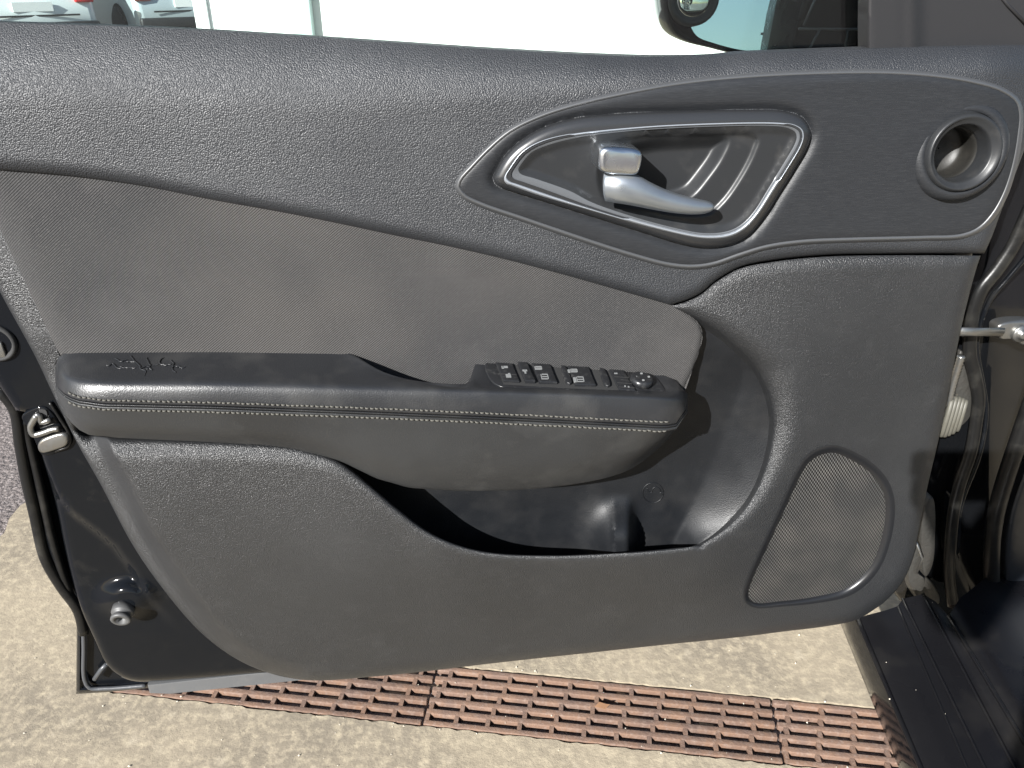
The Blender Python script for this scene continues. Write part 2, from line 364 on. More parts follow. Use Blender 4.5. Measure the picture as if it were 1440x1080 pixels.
hole = [gsv(S0 - .004, -.004)[:2], gsv(S1, -.004)[:2], gsv(S1, GW + .004)[:2], gsv(S0 - .004, GW + .004)[:2]]
def rag(a, b, n, amp): return [(a + (b - a) * k / n) + (GV * rng.uniform(-amp, amp) if 0 < k < n else 0) for k in range(n)]
hole = rag(hole[0], hole[1], 160, .0022) + rag(hole[1], hole[2], 6, 0) + rag(hole[2], hole[3], 160, .002) + rag(hole[3], hole[0], 6, 0)
vv = [Vector(p) for p in outer] + [Vector(p) for p in hole]; no, nh = len(outer), len(hole)
res = delaunay_2d_cdt(vv, [(i, (i + 1) % no) for i in range(no)] + [(no + i, no + (i + 1) % nh) for i in range(nh)], [], 1, 1e-6)
hp = np.array([tuple(h) for h in hole]); fs = []
for f in res[2]:
    c = sum((res[0][i] for i in f), Vector((0, 0))) / 3
    if not inside(np.array([c.x]), np.array([c.y]), hp)[0]: fs.append(tuple(f))
V = [(v.x, v.y, 0.0) for v in res[0]]; b0 = len(V)
V += [(h[0], h[1], -0.14) for h in hole]; fs += [(no + i, no + (i + 1) % nh, b0 + (i + 1) % nh, b0 + i) for i in range(nh)]
e0 = len(V); V += [(p[0], p[1], -0.05) for p in outer]; fs += [(i, (i + 1) % no, e0 + (i + 1) % no, e0 + i) for i in range(no)]
mesh_obj('concrete_slab', V, fs, M_conc, None, smooth=False, kind='structure')
mesh_obj('drain_channel', [gsv(S0 - .1, -.05, -.13), gsv(S1, -.05, -.13), gsv(S1, GW + .05, -.13), gsv(S0 - .1, GW + .05, -.13)], [(0, 1, 2, 3)], M_trench, None, kind='structure')

# ================================================================ BACKGROUND
def at_y(px, py, y): r = ray(px, py); t = (y - CAM[1]) / r[1]; return CAM + r * t
WY = 6.0
wx = at_y(272, 20, WY)[0]
wb = thing('white_building', 'sunlit white building wall seen through the door window', 'building', (wx, WY, 0))
V, Fc = box_geo((wx + 6, WY + .15, 2), (6, 0, 0), (0, .15, 0), (0, 0, 2)); bevel_obj(mesh_obj('wall', V, Fc, M_white, wb, smooth=False), .02)
xa, xb = at_y(412, 20, WY)[0], at_y(441, 20, WY)[0]
V, Fc = box_geo(((xa + xb) / 2, WY - .05, 2), ((xb - xa) / 2, 0, 0), (0, .045, 0), (0, 0, 2)); bevel_obj(mesh_obj('corner_post', V, Fc, M_post, wb, smooth=False), .01)
xa = at_y(290, 20, WY)[0]
V, Fc = box_geo((xa, WY - .02, 2), (.02, 0, 0), (0, .015, 0), (0, 0, 1.9)); mesh_obj('downpipe', V, Fc, M_white, wb, smooth=False)
for k in range(3):
    V, Fc = box_geo((wx + 4.2 + 2.2 * k, WY - .01, 2.5), (.5, 0, 0), (0, .02, 0), (0, 0, .6)); f = mesh_obj('window', V, Fc, M_post, wb, smooth=False)
    V, Fc = box_geo((wx + 4.2 + 2.2 * k, WY - .036, 2.5), (.44, 0, 0), (0, .004, 0), (0, 0, .54)); mesh_obj('pane', V, Fc, M_carglass, f, smooth=False)

def parked_car(label, loc, rz, paint, tail_h=0.95):
    """car with its rear towards -Y of its own frame"""
    t = thing('parked_car', label, 'car', (0, 0, 0), 'cars parked beyond the window')
    Wd = 0.86
    prof = [(-2.1, .32), (-2.16, .5), (-2.12, .72), (-2.02, .98), (-1.9, 1.02), (1.0, .98), (1.7, .86), (2.0, .72), (2.08, .5), (2.02, .3)]
    def body(pr, wds):
        secs = []
        for wx_, k in wds: secs.append([np.array([wx_, y * (1 if abs(y) < 1.5 else k), z]) for y, z in pr])
        return secs
    bs = body(prof, [(-Wd, .95), (-Wd * .93, .99), (0, 1.02), (Wd * .93, .99), (Wd, .95)])
    b = sections('body', bs, paint, t, flat_angle=.6); bevel_obj(b, .05, 3)
    cab = [(-1.95, 1.0), (-1.5, 1.42), (-1.0, 1.5), (0.0, 1.48), (1.05, .97)]
    sections('cabin', [[np.array([x_, y * k, z]) for y, z in cab] for x_, k in ((-.78, 1), (-.62, 1), (.62, 1), (.78, 1))], M_carglass, t, flat_angle=.6)
    for sx in (-1, 1):
        for y in (-1.3, 1.35):
            ar = [np.array([sx * (Wd + .004), y + .37 * math.cos(a), .32 + .37 * math.sin(a)]) for a in np.linspace(0, 2 * math.pi, 24, endpoint=False)]
            prism('wheel_arch', ar, [q - np.array([sx * .1, 0, 0]) for q in ar], M_tyre, t)
            def ring(r, x_): return [np.array([sx * x_, y + r * math.cos(a), .32 + r * math.sin(a)]) for a in np.linspace(0, 2 * math.pi, 24, endpoint=False)]
            wl = sections('wheel', [ring(.2, Wd - .02), ring(.3, Wd), ring(.32, Wd + .02), ring(.3, Wd + .04), ring(.21, Wd + .045)], M_tyre, t)
            sections('rim', [ring(.2, Wd + .04), ring(.17, Wd + .02), ring(.05, Wd + .03)], M_silver, wl)
        V, Fc = box_geo((sx * .72, -2.1, .86), (.13, 0, 0), (0, .05, 0), (0, 0, .12)); bevel_obj(mesh_obj('tail_light', V, Fc, M_red, t), .02)
    V, Fc = box_geo((0, -2.19, .42), (.84, 0, 0), (0, .05, 0), (0, 0, .08)); bevel_obj(mesh_obj('bumper', V, Fc, M_dark, t), .03)
    V, Fc = box_geo((0, -2.165, .70), (.26, 0, 0), (0, .012, 0), (0, 0, .06)); mesh_obj('licence_plate', V, Fc, M_white, t, smooth=False)
    V, Fc = box_geo((0, -2.18, .585), (.6, 0, 0), (0, .006, 0), (0, 0, .012)); mesh_obj('tailgate_gap', V, Fc, M_dark, t, smooth=False)
    t.location = loc; t.rotation_euler.z = rz
    return t
def car_at(px, y, lx, ly, deg):
    a = math.radians(deg); ox = lx * math.cos(a) - ly * math.sin(a); oy = lx * math.sin(a) + ly * math.cos(a); return (float(at_y(px, 20, y)[0]) - ox, y - oy, 0), a
parked_car('silver parked car whose rear wheel shows beside the white building', *car_at(163, 13.0, -.9, -1.3, 42), M_silver)
parked_car('pale parked car further left, its red tail light above the door edge', *car_at(134, 11.9, .84, -2.1, 46), M_cwhite)

# ================================================================ DRAIN GRATES
ROWS = [(0.129 + 0.1855 * k) * GW for k in range(5)]; SH = 0.0062
names = ['rusty slotted drain grate nearest the corner of the open door', 'middle rusty drain grate between the two dark joints', 'rusty drain grate running under the black car sill']
for gi in range(3):
    s0 = S0 + gi * GL + .002; s1 = s0 + GL - .004
    t = thing('drain_grate', names[gi], 'drain grate', tuple(gsv((s0 + s1) / 2, GW / 2, 0)), 'grates along the drain')
    edges = [0.0] + [e for r in ROWS for e in (r - SH, r + SH)] + [GW]
    for k in range(6):
        v0, v1 = edges[2 * k], edges[2 * k + 1]
        c = gsv((s0 + s1) / 2, (v0 + v1) / 2, -.0135 + (.001 if gi == 1 else 0)); V, Fc = box_geo(c, np.append(GU, 0) * (s1 - s0) / 2, np.append(GV, 0) * (v1 - v0) / 2, (0, 0, .0125))
        bevel_obj(mesh_obj('bar', V, Fc, M_rust, t), .0018)
    parts = []
    nsl = 11; pit = GL / nsl
    for k, r in enumerate(ROWS):
        for j in range(nsl):
            s = s0 + j * pit + pit * .12 * k
            s = min(max(s, s0 + .004), s1 - .004)
            parts.append(box_geo(gsv(s, r, -.0137 + (.001 if gi == 1 else 0)), np.append(GU, 0) * .0037, np.append(GV, 0) * (SH + .0005), (0, 0, .0125)))
    deb = []
    for k in (1, 2, 3, 4):
        for j in range(nsl):
            if rng.random() < (.12, .45, .6, .3)[k - 1]:
                s = s0 + (j + rng.uniform(.3, .7)) * pit + pit * .12 * k; ln_ = pit * rng.uniform(.12, .34)
                V, Fc = box_geo(gsv(s, ROWS[k] + rng.normal(0, .0006), -.017), np.append(GU, 0) * ln_, np.append(GV, 0) * SH * .92, (0, 0, .006)); V = [v + rng.normal(0, .0012, 3) for v in V]; deb.append((V, Fc))
    V, Fc = join_geo(deb); o = mesh_obj('slot_debris', V, Fc, M_conc, t, smooth=False); o['kind'] = 'stuff'
    V, Fc = join_geo(parts); o = mesh_obj('cross_webs', V, Fc, M_rust, t, smooth=False); o['kind'] = 'stuff'

# grit and a dry leaf on the drain
t = mesh_obj('dry_leaf', *(lambda c: ([c + np.array(q) for q in ((-.012, 0, .004), (-.004, .006, .009), (.008, .004, .006), (.014, -.001, .011), (.005, -.006, .005), (-.005, -.005, .007))], [(0, 1, 5), (1, 4, 5), (1, 2, 4), (2, 3, 4)]))(G(846, 996)), M_leaf, None)
t['label'] = 'small crumpled brown leaf lying on the drain grate'; t['category'] = 'leaf'
parts = []
for _ in range(110):
    if rng.random() < .35: c = gsv(rng.uniform(S0, J2 + .2), rng.choice([-.006, GW + .006]) + rng.normal(0, .006), .001)
    else: c = np.append(G(rng.uniform(0, 1250), rng.uniform(870, 1090))[:2], .001)
    sv = (c[:2] - ga) @ GV
    if 0 < sv < GW: c[2] = .001
    r = abs(rng.normal(0, .0010)) + .0005
    bmv = [c + r * np.array(q) * rng.uniform(.6, 1.3, 3) for q in ((1, 0, 0), (-1, 0, 0), (0, 1, 0), (0, -1, 0), (0, 0, 1), (0, 0, -.5))]
    parts.append((bmv, [(0, 2, 4), (2, 1, 4), (1, 3, 4), (3, 0, 4), (2, 0, 5), (1, 2, 5), (3, 1, 5), (0, 3, 5)]))
V, Fc = join_geo(parts); o = mesh_obj('grit', V, Fc, M_deadgrey, None, smooth=False, kind='stuff'); o['label'] = 'loose grit scattered on concrete and drain'; o['category'] = 'grit'

# ================================================================ CAR DOOR
door = thing('open_car_door', 'open black car door with grey and black interior trim', 'car door', tuple(P(720, 930, 0.0)))
# ---- traced lines (photo pixels)
TOP = [(-60, 30), (0, 32), (100, 35), (250, 41), (400, 50), (550, 60), (700, 70), (850, 78), (945, 80.5), (1010, 79), (1050, 75), (1100, 73), (1220, 68.5), (1330, 66), (1470, 63)]
UL = [(-60, 233), (0, 239), (100, 248), (200, 262), (300, 282), (400, 300), (480, 316), (560, 333), (620, 345), (700, 363), (789, 386), (882, 412), (942, 429)]
SW = [(942, 429), (965, 422), (987, 411), (1006, 395), (1040, 376), (1089, 366), (1160, 359), (1250, 357), (1383, 356.5)]
topx = np.array(TOP, float)
def hU(X, Y):
    d = Y - np.interp(X, topx[:, 0], topx[:, 1]); wd = np.interp(X, [0, 450, 900, 1440], [120, 110, 52, 46]); dr = np.interp(X, [0, 900, 1440], [.040, .024, .018])
    q = np.clip(1 - d / wd, 0, 1.0); h = .047 - dr * q ** 2.1
    h = h - .010 * np.clip((X - 1380) / 70, 0, 1.4) ** 2
    low = np.clip((Y - np.interp(X, topx[:, 0], topx[:, 1])) / 300, 0, 1); return h - .004 * np.clip(low - .45, 0, 1)
ULs = cat_rom(UL, 4); SWs = cat_rom(SW, 4)
up_poly = outline([(p[0], p[1], 's') if i in (0, len(TOP) - 1) else p for i, p in enumerate(TOP)] + [(1462, 150), (1437, 220), (1408, 297), (1394, 335), (1384, 356.5, 's')] +
                  [(p[0], p[1]) for p in SW[::-1][1:-1]] + [(942, 429, 's')] + [p for p in UL[::-1][1:-1]] + [(-60, 233, 's')])
def h_upper(X, Y, d):
    h = hU(X, Y); dl = np.minimum(seg_dist(X, Y, ULs), seg_dist(X, Y, SWs))
    h = h - roll(dl, np.interp(X, [0, 900, 1000], [20, 16, 12]), .011)
    dr = np.where(X > 1340, np.clip((1462 - X), 0, 99), 99)
    de = seg_dist(X, Y, np.array([(1470, 100), (1462, 150), (1437, 220), (1408, 297), (1394, 335), (1384, 357)], float)); return h - roll(de, 14, .012)
VH = np.array([(1353 + 46 * math.cos(a), 214 + 44 * math.sin(a)) for a in np.linspace(0, 2 * math.pi, 40, endpoint=False)])
CH0 = outline([(735, 240), (760, 214), (830, 195), (940, 184), (1090, 182), (1112, 190), (1085, 250), (1040, 312), (996, 325), (905, 305), (800, 265)], 5)
patch('upper_trim', up_poly, h_upper, M_soft, door, holes=[VH, CH0], spacing=6, back=.03, label='black grained soft upper trim below the window')

# ---- fabric insert
fab_poly = outline([(-60, 215, 's')] + [(x, y - 6) for x, y in UL[1:-1]] + [(938, 424), (966, 441), (983, 455), (988, 470), (984, 492), (974, 520), (960, 560, 's'), (900, 590, 's'), (660, 600, 's'), (480, 600, 's'), (120, 560, 's'), (86, 505), (77, 485), (46, 420), (12, 348), (-30, 262), (-60, 230, 's')])
LFAB = np.array([(-60, 200), (-30, 262), (12, 348), (46, 420), (77, 485), (100, 530)], float); RFAB = np.array([(925, 410), (966, 441), (983, 455), (988, 470), (984, 492), (974, 520), (955, 560)], float)
def h_fab(X, Y, d):
    h = .0345 + .003 * np.sin(np.clip((X + 40) / 1020, 0, 1) * math.pi)
    return h - roll(seg_dist(X, Y, LFAB), 34, .011) - roll(seg_dist(X, Y, RFAB), 7, .004)
patch('fabric_insert', fab_poly, h_fab, M_fabric, door, spacing=9, back=.01, label='grey brown woven fabric insert, dusty')

# ---- lower trim
OUTL = [(-60, 300), (-20, 372), (5, 420), (50, 502), (75, 555), (107, 620), (142, 682), (187, 767), (233, 833), (283, 890), (333, 927), (377, 946), (417, 955)]
OUTB = [(450, 957), (520, 952), (600, 944), (700, 932), (820, 919), (941, 906), (1040, 896), (1103, 888), (1160, 881), (1203, 872), (1228, 858), (1250, 841), (1271, 815), (1284, 785), (1293, 743), (1303, 690), (1320, 618), (1334, 552), (1352, 460), (1370, 388), (1379, 362)]
RIM = [(985, 766), (1025, 738), (1058, 697), (1078, 645), (1085, 592), (1076, 547), (1054, 509), (1022, 477), (992, 455), (968, 441), (946, 432)]
LIP = [(112, 603), (122, 610), (140, 613.5), (250, 617), (350, 621), (410, 626), (445, 635), (480, 650), (520, 682), (560, 716), (600, 746), (640, 765), (690, 777), (780, 781), (880, 777), (950, 771), (985, 766)]
low_poly = outline([(-60, 300, 's')] + OUTL[1:] + OUTB[:-1] + [(1379, 359.5, 's')] + [(x, y + 2.0) for x, y in SW[::-1][1:-1]] + [(944, 431, 's')] + RIM[::-1][1:-1] + [(985, 766)] + LIP[::-1][1:-1] + [(112, 603, 's'), (135, 560, 's'), (110, 470, 's'), (20, 300, 's')])
CT = np.array([(-40, 330, 22), (0, 400, 22), (60, 480, 22), (110, 560, 24), (20, 310, 24), (110, 470, 26), (150, 560, 50), (140, 630, 62), (200, 640, 66), (300, 640, 68), (400, 645, 69), (250, 750, 60), (350, 850, 48), (450, 930, 36), (480, 680, 70), (560, 760, 69), (620, 800, 68), (700, 800, 68), (900, 800, 66), (990, 790, 62),
               (600, 920, 38), (600, 860, 52), (900, 890, 40), (900, 850, 50), (1150, 870, 36), (1060, 700, 55), (1100, 640, 50), (1115, 560, 47), (1090, 480, 45), (1040, 440, 43), (1000, 430, 41), (950, 431, 39), (1130, 450, 45), (1050, 385, 43), (1200, 400, 43), (1350, 380, 41), (1250, 550, 41), (1150, 700, 43), (1230, 720, 40), (1200, 830, 38), (1330, 500, 38)], float)
def tps_fit(c):
    x = c[:, 0] / 1000; y = c[:, 1] / 1000; n = len(c); r2 = (x[:, None] - x) ** 2 + (y[:, None] - y) ** 2
    K = np.where(r2 > 0, r2 * np.log(r2 + 1e-12), 0) + np.eye(n) * 1e-4; A = np.zeros((n + 3, n + 3)); A[:n, :n] = K; A[:n, n] = A[n, :n] = 1; A[:n, n + 1] = A[n + 1, :n] = x; A[:n, n + 2] = A[n + 2, :n] = y
    return np.linalg.solve(A, np.append(c[:, 2] / 1000, [0, 0, 0]))
TW = tps_fit(CT)
def tps(X, Y):
    out = np.zeros(len(X)); x = X / 1000; y = Y / 1000
    for k in range(len(CT)):
        r2 = (x - CT[k, 0] / 1000) ** 2 + (y - CT[k, 1] / 1000) ** 2; out += TW[k] * r2 * np.log(r2 + 1e-12)
    return out + TW[-3] + TW[-2] * x + TW[-1] * y
OLs = cat_rom(OUTL, 6); OBs = cat_rom(OUTL[-2:] + OUTB, 6); RIMs = cat_rom(RIM, 4); LIPs = cat_rom(LIP, 4)
SPK = [(1048, 846), (1046, 832), (1054, 808), (1075, 762), (1098, 712), (1118, 668), (1132, 645), (1150, 632), (1174, 627), (1198, 635), (1225, 651), (1246, 673), (1256, 698), (1257, 728), (1250, 765), (1238, 796), (1218, 821), (1192, 838), (1150, 847), (1100, 852), (1062, 854)]
SPKs = outline(SPK, 4)
def inset(poly, k):
    poly = np.asarray(poly, float); c = np.roll(poly, -1, 0) - np.roll(poly, 1, 0); n = np.stack([-c[:, 1], c[:, 0]], 1); n /= np.linalg.norm(n, axis=1)[:, None]
    a = 0.5 * np.sum(poly[:, 0] * np.roll(poly[:, 1], -1) - np.roll(poly[:, 0], -1) * poly[:, 1]); return poly + n * k * (1 if a > 0 else -1)
def rim_roll(Y): return np.interp(Y, [430, 460, 520, 600, 690, 766], [14, 32, 50, 44, 24, 11]), np.interp(Y, [430, 460, 520, 600, 690, 766], [.004, .011, .023, .022, .013, .006])
def h_low0(X, Y):
    h = tps(X, Y); do = seg_dist(X, Y, OLs); sw = np.interp(Y, [420, 640, 850, 935], [32, 19, 12, 0]); s = sstep(do, sw, sw + 22)
    base = np.interp(Y, [400, 700, 950], [.022, .022, .026]); return np.where(Y > 560, base + (h - base) * s, h)
def h_low(X, Y, d):
    h = h_low0(X, Y)
    h = h - roll(seg_dist(X, Y, OLs), 8, .006) - roll(seg_dist(X, Y, OBs), 14, .012)
    wd, dr = rim_roll(Y); h = h - roll(seg_dist(X, Y, RIMs), wd, dr)
    h = h - roll(seg_dist(X, Y, LIPs), np.interp(X, [125, 400, 520, 700], [34, 30, 14, 9]), np.interp(X, [125, 400, 520, 700], [.022, .020, .009, .005]))
    h = h - roll(seg_dist(X, Y, SWs), np.interp(X, [940, 1000, 1060], [10, 14, 22]), .009)
    return h
patch('lower_trim', low_poly, h_low, M_lower, door, holes=[inset(SPKs, 2.5)], skirt=.66, spacing=6, back=.016, label='black grained plastic lower trim with map pocket')

# ---- recessed pocket wall
wall_poly = outline([(948, 430, 's')] + [(x + 2, y - 2) for x, y in RIM[::-1][1:-3]] + [(1050, 720), (1045, 770, 's'), (1000, 840, 's'), (620, 850, 's'), (470, 800, 's'), (440, 600, 's'), (880, 560, 's'), (950, 500), (940, 445)])
KN = np.array([(985, 430), (1040, 488), (1046, 520), (1040, 547), (1018, 605), (993, 667), (957, 740), (935, 790), (920, 850)], float)
def h_wall(X, Y, d):
    dr = seg_dist(X, Y, RIMs); W_ = np.interp(Y, [440, 500, 600, 760], [36, 60, 88, 118])
    rw, rd = rim_roll(Y); hr = h_low0(X, Y) * 0 + np.interp(Y, [430, 470, 520, 600, 690, 766], [.039, .042, .0445, .047, .049, .050]) - rd - .0015
    deep = .010 + .012 * sstep(Y, 560, 470)
    dk = seg_dist(X, Y, KN); right = X > np.interp(Y, KN[:, 1], KN[:, 0]); t = np.where(right, dk / (dk + dr + 1e-6), -dk / 110.0)
    sm = (t + np.sqrt(t * t + .005)) / 2; sm = np.clip(sm / ((1 + math.sqrt(1.005)) / 2), 0, 1)
    h = deep + (hr - deep) * sm
    hump = np.exp(-np.where(X < 862, ((X - 874) / 38) ** 2, (np.clip(X - 882, 0, 99) / 8) ** 2)) * sstep(Y, 690, 765)
    h = h + .042 * hump * (X < 930)
    return h
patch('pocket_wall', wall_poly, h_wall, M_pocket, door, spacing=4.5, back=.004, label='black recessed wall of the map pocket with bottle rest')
# moulded symbol in the pocket
def hw(px, py): return float(h_wall(np.array([float(px)]), np.array([float(py)]), None)[0])
pts = [P(918 + 14.5 * math.cos(a), 693 + 14 * math.sin(a), hw(918, 693) + .0006) for a in np.linspace(0, 2 * math.pi, 40, endpoint=False)]
sy = tube('moulded_symbol', pts, .0006, M_pocket, door, sides=6, closed=True)
tube('symbol_stroke', [P(x, y, hw(918, 693) + .0006) for x, y in cat_rom([(910, 686), (911, 691), (916, 692), (918, 687), (922, 685), (927, 687), (929, 691)], 1.5)], .0006, M_pocket, sy, sides=6)
tube('symbol_stroke', [P(x, y, hw(918, 693) + .0006) for x, y in cat_rom([(927, 694), (931, 692), (932, 696)], 1.5)], .0006, M_pocket, sy, sides=6)

# ---- loudspeaker
spk = SPKs[::2]
def hl1(q): return h_low0(q[:, 0], q[:, 1])
def ring_strip(name, outer_, inner_, ho, hi, bump, material, parent, k=7, **kw):
    secs = []
    for j in range(k):
        f = j / (k - 1); q = outer_ * (1 - f) + inner_ * f; h = ho * (1 - f) + hi * f + bump * math.sin(math.pi * f); secs.append(list(P(q[:, 0], q[:, 1], h)))
    return sections(name, secs, material, parent, caps=False, **kw)
M_rim = mat('black_rim', (0.010, 0.0105, 0.012), 0.34, spec=0.5)
rw = np.where(spk[:, 0] > 1150, 13.0, 6.0)
c_ = spk.mean(0)
s_in = inset(spk, 1.0) + (inset(spk, 12) - inset(spk, 1)) * np.interp(spk[:, 0], [1045, 1120, 1200, 1257], [.45, .55, .9, 1.0])[:, None]
frm = ring_strip('speaker_frame', inset(spk, -1), s_in, hl1(spk) + .0006, hl1(spk) - .004, .0016, M_rim, door)
patch('speaker_grille', s_in, lambda X, Y, d: h_low0(X, Y) - .005 + .0015 * sstep(d, 0, 40), M_grille, door, spacing=9, rings=(3, 8), back=.004, label='dusty perforated speaker grille')

# ---- brushed bezel plate and handle cup
BEZ = [(641, 262), (645, 250), (660, 233), (685, 207), (715, 182), (755, 162), (810, 144), (880, 128), (960, 114), (1050, 105), (1150, 100), (1240, 99), (1310, 103), (1370, 112), (1410, 124), (1432, 140), (1438, 160), (1436, 190), (1428, 235), (1415, 275), (1398, 305), (1378, 325), (1352, 335), (1300, 337.5), (1200, 340), (1130, 343), (1080, 350), (1040, 362), (1005, 374), (975, 378), (940, 375), (880, 359), (800, 333), (730, 309), (675, 290), (650, 277)]
bez = outline(BEZ, 4)
CUPO = [(694, 252), (698, 240), (712, 218), (735, 197), (770, 178), (815, 166), (880, 160), (960, 157), (1050, 155), (1105, 157), (1130, 167), (1140, 185), (1136, 205), (1118, 237), (1096, 272), (1074, 306), (1052, 331), (1025, 344), (990, 347.5), (955, 342), (900, 325), (830, 303), (760, 281), (715, 267), (700, 261)]
cupo = outline(CUPO, 4)
def h_bez(X, Y, d):
    h = hU(X, Y) + .0045 - roll(d, 13, .006)
    dc = seg_dist(X, Y, cupo, True); ins = inside(X, Y, cupo)
    return h - np.where(ins, .006, .0058 * np.clip(1 - dc / 14, 0, 1) ** 2)
patch('trim_bezel', bez, h_bez, M_bezel, door, holes=[VH, CH0], spacing=7, rings=(1, 2.5, 5, 9, 14), back=.01, label='dark brushed bezel around handle and vent')
M_gloss = mat('semi_gloss_black', (0.020, 0.021, 0.023), 0.30, spec=0.65, bump=[('noise', 1500, .08, .0003)])
bq = bez[::2]
ring_strip('bezel_edge', inset(bq, -2.0), inset(bq, 6.5), hU(bq[:, 0], bq[:, 1]) - .0010, hU(bq[:, 0], bq[:, 1]) + .0032, .0034, mat('bezel_bead_sheen', (0.05, 0.052, 0.055), 0.42, spec=1.0), door, k=9)  # gloss black bead with a lighter base, sun highlight partly in its colour
CHO = [(708, 251), (714, 239), (733, 214), (760, 198), (800, 188), (860, 181), (940, 175), (1040, 171.5), (1100, 172), (1124, 178), (1131, 190), (1126, 208), (1108, 238), (1088, 269), (1068, 300), (1048, 322), (1025, 333.5), (995, 336), (960, 331), (900, 316), (830, 296), (765, 277), (722, 262), (712, 258)]
CHI = [(729, 240), (732, 232), (748, 214), (774, 203), (806, 195), (862, 187), (940, 181), (1040, 177.5), (1094, 178), (1113, 182), (1120, 190), (1117, 204), (1100, 233), (1081, 264), (1061, 296), (1043, 315), (1023, 325), (996, 328), (965, 324), (905, 309), (838, 287), (800, 268), (755, 252), (735, 246)]
def loop_n(pts, n):
    c = outline(pts, 1.0); L_ = np.append(0, np.cumsum(np.linalg.norm(np.roll(c, -1, 0) - c, axis=1))); c = np.vstack([c, c[:1]]); s = np.linspace(0, L_[-1], n, endpoint=False)
    return np.stack([np.interp(s, L_, c[:, 0]), np.interp(s, L_, c[:, 1])], 1)
# match outer and inner rings control point by control point
def paired(po, pi_, k=8):
    a = outline([(x, y, ) for x, y in po], 1e9) if False else None
    n = len(po); out = []
    for pts in (po, pi_):
        p = np.array(pts, float); r = []
        for i in range(n):
            q = np.array([p[(i + j) % n] for j in (-1, 0, 1, 2)])
            for t in np.linspace(0, 1, k, endpoint=False):
                r.append(.5 * ((2 * q[1]) + (-q[0] + q[2]) * t + (2 * q[0] - 5 * q[1] + 4 * q[2] - q[3]) * t * t + (-q[0] + 3 * q[1] - 3 * q[2] + q[3]) * t ** 3))
        out.append(np.array(r))
    return out
HC = lambda q: hU(q[:, 0], q[:, 1])
cho, chi = paired(CHO, CHI)
cupo2 = cupo
def h_cupframe(X, Y, d):
    return hU(X, Y) + .0135 - roll(d, 17, .0095)
patch('handle_surround', cupo, h_cupframe, M_gloss, door, holes=[((cho + chi) / 2)[::3]], spacing=6, rings=(1, 2.5, 5, 8, 12, 16), back=.008)
SC1 = outline([(868, 206), (905, 192), (960, 187), (1020, 187), (1029, 196), (1020, 222), (1000, 252), (975, 280), (945, 292), (900, 291), (862, 283), (852, 245)], 4)
SC2 = outline([(850, 205), (900, 186), (980, 184), (1055, 185), (1069, 194), (1064, 215), (1045, 252), (1020, 287), (1000, 303), (960, 306), (900, 296), (850, 284), (838, 245)], 4)
def h_dish(X, Y, d):
    i1 = np.where(inside(X, Y, SC1), seg_dist(X, Y, SC1, True), 0); i2 = np.where(inside(X, Y, SC2), seg_dist(X, Y, SC2, True), 0)
    return hU(X, Y) + .0115 - roll(d, 8, -.0) - .003 * sstep(d, 0, 14) - .004 * sstep(i2, 0, 10) - .014 * sstep(i1, 0, 26)
# the dish replaces the middle of the surround: it starts in front of it and dips through a separate liner
patch('handle_cup', inset(chi[::3], -1.5), lambda X, Y, d: h_dish(X, Y, d), M_cup, door, spacing=2.6, rings=(1, 2.5, 5, 8), back=.002)
chm = cho + (chi - cho) * np.where(np.linalg.norm(chi - cho, axis=1) > 9, .28, .66)[:, None]
ring_strip('cup_band', chm, chi, HC(chm) + .0118, HC(chi) + .0115, .0006, mat('satin_grey', (0.075, 0.08, 0.087), 0.34, spec=.6), door, k=5)
ring_strip('chrome_ring', cho, chm, HC(cho) + .0120, HC(chm) + .0116, .0026, mat('bright_silver', (0.40, 0.43, 0.47), 0.32, metal=0.6), door, k=8, label='satin silver ring around the handle cup')
# lever
hb0 = float(hU(np.array([880.]), np.array([240.]))[0])
lv = [(852, 262, .030, 20, .010), (866, 262, .034, 21.5, .011), (885, 266, .037, 20.5, .011), (905, 273, .038, 17.5, .010), (930, 281, .038, 14.5, .009), (955, 287, .0375, 12.5, .008), (978, 290.5, .0365, 10.5, .007), (992, 291, .0355, 8.5, .006), (1000, 290.5, .0345, 5.5, .0045), (1003, 290, .034, 2, .002)]
lvs = cat_rom(np.array(lv, float), 3.0)
cen = [P(a[0], a[1], hb0 + a[2] - .010) for a in lvs]
sc = .00067
lever = tube('door_handle_lever', cen, [(a[3] * sc, a[4]) for a in lvs], M_lever, door, sides=20, label='silver inner door release lever')
blk = outline([(844, 213, ), (850, 208), (875, 207.5), (898, 211), (904, 216), (901, 240), (897, 246), (875, 247), (848, 243), (843, 238)], 3)
hprism('lever_knuckle', blk, hb0 - .004, hb0 + .038, M_chrome, door, bevel=.005)
# ---- round demister outlet
dc = (1351, 213); hd = float(hU(np.array([1351.]), np.array([213.]))[0]) + .0045
dcen = P(*dc, hd); DX = np.array([math.cos(YAW), math.sin(YAW), 0]); DZ = np.array([0, 0, 1.0])
mpx = np.linalg.norm(P(1352, 213, hd) - P(1351, 213, hd))
tilt = DN * 1.0 + DX * -0.10 + DZ * .12; tilt /= np.linalg.norm(tilt); AX = np.cross(DZ, tilt) * -1; AX /= np.linalg.norm(AX); AZ = np.cross(tilt, AX); AZ = AZ / np.linalg.norm(AZ); AZ *= np.sign(AZ[2])
def circ(r, z, n=56, off=(0, 0)): return [dcen + AX * (r * mpx * math.cos(a) + off[0] * mpx) + AZ * (r * mpx * math.sin(a) + off[1] * mpx) + tilt * z for a in np.linspace(0, 2 * math.pi, n, endpoint=False)]
o1 = (0, 0); o2 = (4, -3)
vent = sections('vent_outer_ring', [circ(64, -.004), circ(62, .001), circ(59, .0035), circ(55, .0055), circ(51, .0055), circ(49, .004)], M_bezel, door, caps=False)
